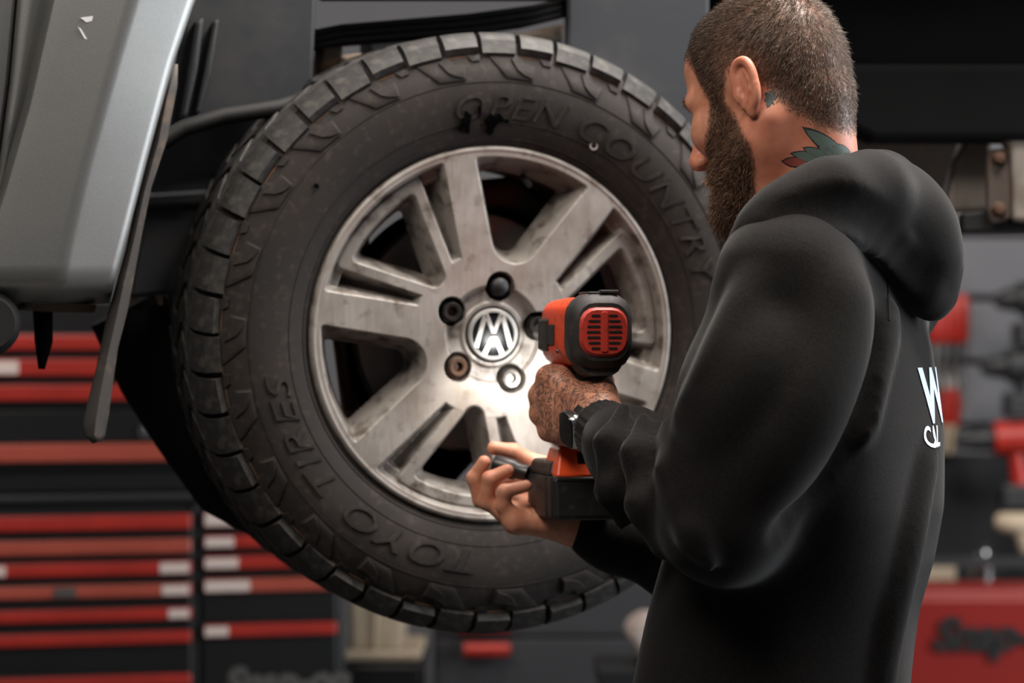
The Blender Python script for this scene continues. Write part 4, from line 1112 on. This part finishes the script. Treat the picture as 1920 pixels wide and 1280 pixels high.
# seams (raglan seam on the back of the shoulder), drawstring
def on_cloth(pts, off=.001):
    out = []
    for x, y in pts:
        dd = Vector(((x - 960) / F, 1, -(y - 640) / F)).normalized(); h, nn, _, _ = hoodBVH.ray_cast(Vector((0, CY, CZ)), dd)
        if h is not None: out.append(np.array(h) - np.array(dd) * off)
    return out
sm = on_cloth([(1662 + i * .35, 472 + i * 8) for i in range(0, 17)])
if len(sm) > 2: put('seam', MB().tube(sm, .0010, 6), 'cotton_black', hoodie, smooth=True)
put('drawstring', MB().tube([W(1384, 462, 1.572), W(1374, 480, 1.566), W(1366, 505, 1.566), W(1362, 525, 1.57)], .0028, 8), 'cotton_black', hoodie, smooth=True)
# print on the back
def back_print(s, size, px, py, m, off=.0, sc=1.0, drop=0.0):
    me = text_mesh(s, size, 0, off); right = -LB
    dd = Vector(((px - 960) / F, 1, -(py - 640) / F)).normalized(); hit = hoodBVH.ray_cast(Vector((0, CY, CZ)), dd)[0]
    o = np.array(hit) - FB * .30
    vv = verts(me); out = []
    import bmesh
    bm = bmesh.new(); bm.from_mesh(me); bmesh.ops.triangulate(bm, faces=bm.faces); bmesh.ops.subdivide_edges(bm, edges=bm.edges, cuts=3, use_grid_fill=True); bm.to_mesh(me); bm.free()
    for p in verts(me):
        q = o + right * p[0] * sc + np.array([0, 0, p[1]])
        h, nn, _, _ = hoodBVH.ray_cast(Vector(q), Vector(FB))
        out.append(np.array(h) - FB * .0012 if h is not None else q + FB * .3)
    setverts(me, np.array(out)); return put('back_print', me, m, hoodie, smooth=True)
back_print('W', .080, 1735, 788, 'print_blue', .0034, 1.05)
back_print('CAL', .032, 1735, 838, 'print_white', .0008, .95)

# ---- wristwatch on the left wrist
wax = (ELB - WR) / np.linalg.norm(ELB - WR)
wn = np.array([-.86, -.46, -.22]); wn -= wax * (wn @ wax); wn /= np.linalg.norm(wn); wt = np.cross(wax, wn)
WC = WR + wax * .004 + wn * .030
Rw = np.stack([wax, wt, wn], 1)
def wpts(poly, h): return [WC + Rw @ np.array([x, y, h]) for x, y in poly]
case = MB(); n = 24; sec = [(rrect(.034, .040, .010), -.006), (rrect(.037, .043, .011), -.002), (rrect(.037, .043, .011), .003), (rrect(.033, .039, .010), .006)]
v = [p for P, h in sec for p in wpts(P, h)]
case.add(v, [(i * n + k, i * n + (k + 1) % n, (i + 1) * n + (k + 1) % n, (i + 1) * n + k) for i in range(3) for k in range(n)] + [tuple(range(n - 1, -1, -1)), tuple(range(3 * n, 4 * n))])
watch = put('wristwatch', case, 'chrome', person, smooth=True, angle=50)
scr = MB().slab(wpts(rrect(.032, .038, .0095), .0062), Rw @ np.array([0, 0, .0012])); put('watch_screen', scr, 'watch_black', watch, bevel=.0005)
put('watch_crown', MB().tube([WC + Rw @ np.array([.0185, .006, .001]), WC + Rw @ np.array([.0225, .006, .001])], .0036, 14), 'chrome', watch, smooth=True)
rows = []
for k in range(33):
    q = 2 * PI * k / 32; c = WR + wax * .004; r = .0262
    rows.append([c + wax * s_ * .010 + (wn * math.cos(q) + wt * math.sin(q)) * r for s_ in (-1, 1)])
put('watch_strap', MB().grid(rows), 'strap_black', watch, smooth=True, solid=.002)
# ---- trousers and shoes (below the frame)
tf = Field((.03, 1.40, .02), (.59, 2.02, 1.02), .012)
for s_ in (-1, 1):
    hip = np.array([HX, 1.72, .98]) + LB * .085 * s_
    tf.chain([(hip, .105), (hip + FB * .02 * s_ + np.array([0, 0, -.44]), .078), (hip - FB * .02 + np.array([0, 0, -.86]), .065)], .05)
V, Q = tf.nets(); put('trousers', np_mesh('trousers', V, Q), 'trouser', person)
for s_ in (-1, 1):
    ft = np.array([HX, 1.72, 0]) + LB * .085 * s_ - FB * .02
    sf = Field(ft + np.array([-.25, -.2, -.004]), ft + np.array([.16, .25, .16]), .008)
    sf.chain([(ft - FB * .05 + np.array([0, 0, .045]), .043), (ft + FB * .06 + np.array([0, 0, .045]), .046), (ft + FB * .16 + np.array([0, 0, .036]), .036)], .02)
    sf.cone(ft + np.array([0, 0, .05]), ft + np.array([0, 0, .12]), .045, .05, .02)
    V, Q = sf.nets(); V[:, 2] = np.maximum(V[:, 2], 0.0); put('shoe', np_mesh('shoe', V, Q), 'rubber_seal', person)
# ---- small socket pinched in the right hand
sk = put('hand_socket', MB().lathe([(.006, -.020), (.0115, -.020), (.0125, -.017), (.0125, .006), (.0100, .011), (.0100, .024), (.007, .024)], 24, axis='x'), 'dark_steel', smooth=True)
a_, b_ = RP(934, 872, 1.955), RP(978, 884, 1.945)
sk.location = (a_ + b_) / 2; dv = Vector(b_ - a_); sk.rotation_euler = dv.to_track_quat('X', 'Z').to_euler()
tag(sk, 'small dark steel socket pinched between the fingers of the right hand', 'socket')

# ------------------------------------------------------------------ workshop behind: tool cabinets on the left
def plane(p0, d0, p1, d1):
    """vertical plane through two floor directions; returns helpers for placing flat boxes on it"""
    A = W(p0, 640, d0); B = W(p1, 640, d1); u = B - A; u[2] = 0; u /= np.linalg.norm(u); nn = np.array([u[1], -u[0], 0])    # toward camera
    def s_of(px):
        k = (px - 960) / F
        return (k * (A[1] - CY) - A[0]) / (u[0] - k * u[1])
    def z_of(py, px): q = A + u * s_of(px); return CZ - (py - 640) / F * (q[1] - CY)
    Rm = np.stack([u, -nn, np.array([0, 0, 1.])], 1)
    def box(x0, x1, y0, y1, near, far, ref=None, b=None):
        s0, s1 = s_of(x0), s_of(x1); r = (x0 + x1) / 2 if ref is None else ref
        z1, z0 = z_of(y0, r), z_of(y1, r); c = A + u * (s0 + s1) / 2 + nn * (near + far) / 2; c[2] = (z0 + z1) / 2
        return (b or MB()).box(c, (abs(s1 - s0), abs(near - far), abs(z1 - z0)), Rm)
    box.at = lambda px, py, off=0: np.append((A + u * s_of(px) + nn * off)[:2], z_of(py, px))
    box.u = u; box.n = nn; return box
bx = plane(0, 3.50, 640, 3.66)
base = bx.at(180, 640, -.3); base[2] = 0
cab = thing('tool_cabinet', base, 'black roller tool cabinet with two columns of red-edged drawers', 'tool cabinet')
R0 = 200
zfloor = 640 + F * CZ / (3.55 - CY)
put('cabinet_body', bx(-420, 642, 938, zfloor - 30, -.004, -.55, R0), 'black_paint', cab, bevel=.006)
put('cabinet_top', bx(-430, 650, 925, 940, .010, -.56, R0), 'black_plastic', cab, bevel=.005)
put('cabinet_plinth', bx(-400, 620, zfloor - 32, zfloor, -.05, -.5, R0), 'black_plastic', cab)
put('centre_stile', bx(361, 375, 950, 1420, .006, -.004, R0), 'black_plastic', cab, bevel=.002)
put('side_stile', bx(631, 643, 950, 1420, .006, -.004, R0), 'black_plastic', cab, bevel=.002)
def drawer(x0, x1, yt, yb, ts0, ts1, labels=(), m='red_trim'):
    d_ = put('drawer', bx(x0, x1, yt, yb, .012, -.002, R0), 'black_paint', cab, bevel=.003)
    tr = put('drawer_trim', bx(x0 + 2, x1 - 2, ts0, ts1, .026, .010, R0), m, d_, bevel=.004)
    for a, b, mm in labels: put('drawer_label', bx(a, b, ts0 + 3, ts1 - 3, .0275, .0255, R0), mm, d_)
LC = [(964, 992), (1010, 1037), (1052, 1077), (1094, 1118), (1139, 1162), (1183, 1206), (1264, 1288)]
lbl = {2: [(296, 350, 'paper_label'), (-60, 8, 'paper_label')], 3: [(300, 350, 'paper_label'), (98, 140, 'steel')], 4: [(312, 350, 'paper_label')]}
for i, (a, b) in enumerate(LC):
    nb_ = LC[i + 1][0] - 3 if i + 1 < len(LC) else 1330
    drawer(-400, 358, a - 4, nb_, a, b, lbl.get(i, ()), 'red_pale' if i in (1, 3) else 'red_trim')
RC = [(960, 990), (1006, 1030), (1045, 1070), (1088, 1114), (1174, 1198)]
rl = [[(380, 456, 'paper_label')], [(380, 434, 'paper_label')], [(380, 442, 'paper_label')], [(380, 464, 'paper_label')], [(380, 424, 'paper_label')]]
for i, (a, b) in enumerate(RC):
    nb_ = RC[i + 1][0] - 3 if i + 1 < len(RC) else 1300
    drawer(377, 630, a - 4, nb_, a, b, rl[i], 'red_pale' if i == 3 else 'red_trim')
def flat_text(s, size, at, u, up, m, name, parent, shear=0.3, off=.004):
    me = text_mesh(s, size, .0006, off, shear); v = verts(me); nn = np.cross(u, up)
    setverts(me, np.array([at + u * p[0] + up * p[1] + nn * p[2] for p in v])); return put(name, me, m, parent)
flat_text('Snap-on', .070, bx.at(415, 1302, .014), bx.u, np.array([0, 0, 1.]), 'steel', 'maker_badge', cab)
# top chest standing on the cabinet
ch = thing('tool_chest', bx.at(100, 925, -.25), 'black tool chest with red-edged drawers standing on the roller cabinet', 'tool chest')
put('chest_body', bx(-420, 380, 560, 924, -.004, -.45, R0), 'black_paint', ch, bevel=.006)
for a, b, x1 in ((628, 656, 232), (672, 704, 232), (720, 750, 232)):
    d_ = put('drawer', bx(-400, 340, a - 3, b + 14, .012, -.002, R0), 'black_paint', ch, bevel=.003)
    put('drawer_trim', bx(-398, 338, a, b, .026, .010, R0), 'red_trim', d_, bevel=.004)
    if a == 672: put('drawer_label', bx(-60, 32, a + 4, b - 4, .0275, .0255, R0), 'paper_label', d_)
d_ = put('drawer', bx(-400, 376, 768, 878, .012, -.002, R0), 'black_paint', ch, bevel=.003)
put('drawer_trim', bx(-398, 374, 830, 864, .028, .010, R0), 'red_pale', d_, bevel=.004)
lk = put('drawer_lock', MB().lathe([(0, -.010), (.006, -.010), (.007, -.006), (.013, -.006), (.014, 0)], 20), 'chrome', d_, smooth=True); lk.location = bx.at(272, 808, .014)
# ------------------------------------------------------------------ behind the wheel's foot: beige crate on a stand, drawer unit with red handles
cr = thing('storage_bin', W(700, 1240, 3.9), 'beige plastic bin beside the black tool cabinet', 'bin')
put('bin_body', MB().slab([W(x, y, 3.85) for x, y in ((648, 1010), (770, 1010), (752, 1222), (656, 1222))], (0, .25, 0)), 'beige', cr, bevel=.01)
put('bin_rim', MB().slab([W(x, y, 3.82) for x, y in ((644, 1222), (790, 1222), (790, 1240), (644, 1240))], (0, .3, 0)), 'beige', cr, bevel=.006)
put('bin_rib', MB().slab([W(x, y, 3.845) for x, y in ((700, 1010), (712, 1010), (706, 1222), (698, 1222))], (0, .02, 0)), 'beige', cr, bevel=.003)
bench = thing('work_bench', W(730, 640, 4.0) * np.array([1, 1, 0]), 'low black bench carrying the beige bin', 'bench')
zt = float(W(0, 1241, 3.85)[2])
xa, xb = W(646, 0, 3.85)[0], W(790, 0, 3.85)[0]
put('bench_top', MB().box(((xa + xb) / 2, 4.0, zt - .02), (xb - xa, .42, .04)), 'black_paint', bench, bevel=.004)
for sx in (xa + .02, xb - .02):
    for yy in (3.82, 4.18): put('leg', MB().box((sx, yy, (zt - .04) / 2), (.035, .035, zt - .04)), 'black_plastic', bench)
du = thing('drawer_unit', W(980, 640, 4.2) * np.array([1, 1, 0]), 'dark grey drawer unit with short red handles below the wheel', 'cabinet')
zt2 = float(W(0, 1075, 4.1)[2]); xa, xb = W(812, 0, 4.1)[0], W(1245, 0, 4.1)[0]
put('unit_body', MB().box(((xa + xb) / 2, 4.32, zt2 / 2), (xb - xa, .42, zt2)), 'unit_grey', du, bevel=.006)
for y0, y1, xx0, xx1 in ((1088, 1190, 816, 1240), (1196, 1300, 816, 1240)):
    za, zb = W(0, y1, 4.1)[2], W(0, y0, 4.1)[2]; x0_, x1_ = W(xx0, 0, 4.1)[0], W(xx1, 0, 4.1)[0]
    d_ = put('drawer', MB().box(((x0_ + x1_) / 2, 4.10, (za + zb) / 2), (x1_ - x0_, .02, zb - za)), 'unit_grey', du, bevel=.004)
    hy = 1172 if y0 == 1088 else 1218; hx = (856, 958) if y0 == 1088 else (870, 956)
    put('handle', MB().tube([W(hx[0], hy, 4.06), W(hx[1], hy, 4.06)], .015, 12), 'red_trim', d_, smooth=True)
pl_ = tag(put('plastic_jug', MB().slab([W(x, y, 3.6) for x, y in ((1172, 1190), (1190, 1164), (1212, 1158), (1250, 1160), (1250, 1230), (1212, 1250))], (0, .16, 0)), 'paper_label', bevel=.02, bseg=3), 'pale plastic jug half hidden behind the man at waist height', 'jug')
st2 = thing('stool', W(1225, 640, 3.68) * np.array([1, 1, 0]), 'dark stand under the pale jug behind the man', 'stand')
zj = float(W(0, 1250, 3.6)[2]); xj = W(1230, 0, 3.68)[0]
put('stand_top', MB().box((xj, 3.68, zj - .015), (.22, .26, .03)), 'black_plastic', st2, bevel=.004)
put('stand_leg', MB().lathe([(.11, 0), (.11, .02), (.03, .04), (.03, zj - .03)], 24, axis='z', c=(xj, 3.68, 0)), 'black_plastic', st2, smooth=True)
# ------------------------------------------------------------------ right: slatted tool wall with hanging tools
sx0, sx1 = W(1560, 0, 4.9)[0], W(2400, 0, 4.9)[0]
sw = thing('slat_wall', ((sx0 + sx1) / 2, 4.96, .6), 'grey slatted tool wall behind the man\'s back', 'tool wall')
for k in range(9):
    z1 = 1.86 - k * .145
    put('slat', MB().box(((sx0 + sx1) / 2, 4.94, z1), (sx1 - sx0, .05, .132)), 'wall_slat', sw, bevel=.006)
put('slat_backing', MB().box(((sx0 + sx1) / 2, 4.98, 1.28), (sx1 - sx0, .03, 1.4)), 'black_paint', sw)
def hang(name, px, py, d, label, cat, group=None): return thing(name, W(px, py, d), label, cat, group)
# row of red-handled screwdrivers / T-handles in a rack
for i, x in enumerate((1752, 1768, 1786, 1804)):
    nm = ('farthest left', 'second', 'third', 'right-hand')[i]
    t_ = hang('screwdriver', x, 600, 4.86, nm + ' of the red-handled screwdrivers hanging beside the hood', 'screwdriver', 'hanging screwdrivers')
    y0, y1, y2 = 570 - i * 6, 644, 730 - i * 2
    put('handle', MB().tube([W(x, y0, 4.86), W(x, y0 + 8, 4.86), W(x - 1, y1 - 10, 4.86), W(x - 1, y1, 4.86)], [.010, .0165, .0165, .009], 12), 'red_trim', t_, smooth=True)
    put('shaft', MB().tube([W(x - 1, y1, 4.86), W(x - 4, y2, 4.86)], .0055, 8), 'steel', t_, smooth=True)
for i, x in enumerate((1774, 1790)):
    t_ = hang('pliers', x, 760, 4.86, ('left' if i == 0 else 'right') + ' of two red-handled pliers hanging below the screwdrivers', 'pliers', 'hanging pliers')
    for sgn in (-1, 1): put('handle', MB().tube([W(x + sgn * 2, 728, 4.86), W(x + sgn * 6, 760, 4.86), W(x + sgn * 4, 796, 4.86)], [.007, .010, .006], 10), 'red_trim', t_, smooth=True)
    put('jaw', MB().tube([W(x, 728, 4.86), W(x - 2, 704, 4.86)], [.010, .004], 10), 'steel', t_, smooth=True)
    put('jaw', MB().tube([W(x - 2, 796, 4.86), W(x - 8, 850, 4.86)], [.010, .006], 10), 'beige', t_, smooth=True)
def drill(px, py, d, label, m1='red_trim', m2='black_plastic', sc=1.0):
    t_ = hang('cordless_drill', px, py + 60, d, label, 'drill', 'cordless tools on the wall')
    q = lambda dx, dy: W(px + dx * sc, py + dy * sc, d)
    put('motor', MB().tube([q(-14, 0), q(-10, 0), q(50, -2), q(58, -2)], [.020, .038, .040, .028], 18), m1, t_, smooth=True)
    put('chuck', MB().tube([q(-14, 0), q(-40, 2), q(-70, 6), q(-84, 8)], [.028, .026, .018, .010], 18), m2, t_, smooth=True)
    put('grip', MB().tube([q(26, 10), q(34, 50), q(40, 88)], [.022, .019, .022], 14), m1, t_, smooth=True)
    put('battery', MB().box(q(38, 108), (.09, .08, .055)), m2, t_, bevel=.008)
drill(1874, 822, 4.74, 'red and black cordless drill hanging by the grey wall')
drill(1916, 560, 4.74, 'dark cordless drill hanging highest at the right edge of the tool wall', 'black_plastic', 'black_plastic', .62)
drill(1896, 686, 4.74, 'large black power tool hanging between the dark drill and the red drill', 'black_plastic', 'black_plastic', .68)
def lump(name, px, py, d, r, m, label, cat, sub):
    t_ = hang(name, px, py, d, label, cat)
    sub(t_, lambda dx, dy, dd=0: W(px + dx, py + dy, d + dd), m); return t_
def gun(t_, q, m):
    put('barrel', MB().tube([q(-40, -6), q(-30, -6), q(26, 0), q(40, 0)], [.012, .022, .028, .018], 14), m, t_, smooth=True)
    put('grip', MB().tube([q(10, 10), q(22, 50)], [.020, .016], 12), m, t_, smooth=True)
lump('air_gun', 1905, 985, 4.6, 0, 'beige', 'beige air gun lying at the right edge above the red chest', 'air gun', gun)
# black open shelf under the slat wall
shf = thing('wall_shelf', W(1830, 1040, 4.6), 'black wall shelf under the grey tool wall', 'shelf')
zs0 = float(W(0, 1095, 4.6)[2]); xs0, xs1 = W(1600, 0, 4.6)[0], W(2300, 0, 4.6)[0]
put('shelf_board', MB().box(((xs0 + xs1) / 2, 4.72, zs0 - .015), (xs1 - xs0, .44, .03)), 'black_paint', shf, bevel=.003)
put('shelf_back', MB().box(((xs0 + xs1) / 2, 4.90, zs0 + .13), (xs1 - xs0, .03, .28)), 'black_paint', shf)
put('shelf_rail', MB().box(((xs0 + xs1) / 2, 4.52, zs0 + .055), (xs1 - xs0, .02, .02)), 'black_plastic', shf)
def canister(px, d, r, h, m, label, cat, name):
    z = zs0; c = W(px, 1080, d)
    t_ = thing(name, (c[0], d, z), label, cat)
    put('canister_body', MB().lathe([(0, z), (r * .95, z), (r, z + .006), (r, z + h * .75), (r * .55, z + h * .88), (r * .5, z + h), (0, z + h)], 24, axis='z', c=(c[0], d, 0)), m, t_, smooth=True)
    put('lid', MB().lathe([(r * .55, z + h * .97), (r * .58, z + h * 1.12), (0, z + h * 1.12)], 20, axis='z', c=(c[0], d, 0)), 'black_plastic', t_, smooth=True)
canister(1842, 4.60, .030, .075, 'chrome', 'short chrome canister on the black shelf', 'canister', 'canister')
bxp = W(1758, 1080, 4.6)
bo_ = tag(put('parts_box', MB().box((bxp[0], 4.62, zs0 + .022), (.075, .08, .044)), 'beige', bevel=.006), 'small beige parts box on the black shelf beside the man\'s back', 'box')
# red chest with the maker's script
rc = thing('red_tool_chest', W(1830, 1180, 4.3), 'red tool chest with dark script lettering at the lower right', 'tool chest')
zr1, zr0 = float(W(0, 1106, 4.22)[2]), 0.0; xr0, xr1 = W(1560, 0, 4.22)[0], W(2300, 0, 4.22)[0]
put('chest_body', MB().box(((xr0 + xr1) / 2, 4.345, zr1 / 2), (xr1 - xr0, .21, zr1)), 'red_paint', rc, bevel=.012)
put('chest_lid', MB().box(((xr0 + xr1) / 2, 4.232, zr1 - .125), (xr1 - xr0 - .02, .02, .225)), 'red_paint', rc, bevel=.01)
put('chest_gap', MB().box(((xr0 + xr1) / 2, 4.238, zr1 - .255), (xr1 - xr0, .02, .018)), 'black_paint', rc)
put('chest_drawer', MB().box(((xr0 + xr1) / 2, 4.232, zr1 - .36), (xr1 - xr0 - .02, .02, .17)), 'red_paint', rc, bevel=.01)
flat_text('Snap-on', .088, W(1748, 1216, 4.215), np.array([1., 0, 0]), np.array([0, 0, 1.]), 'rubber_seal', 'maker_badge', rc, .35, .005)
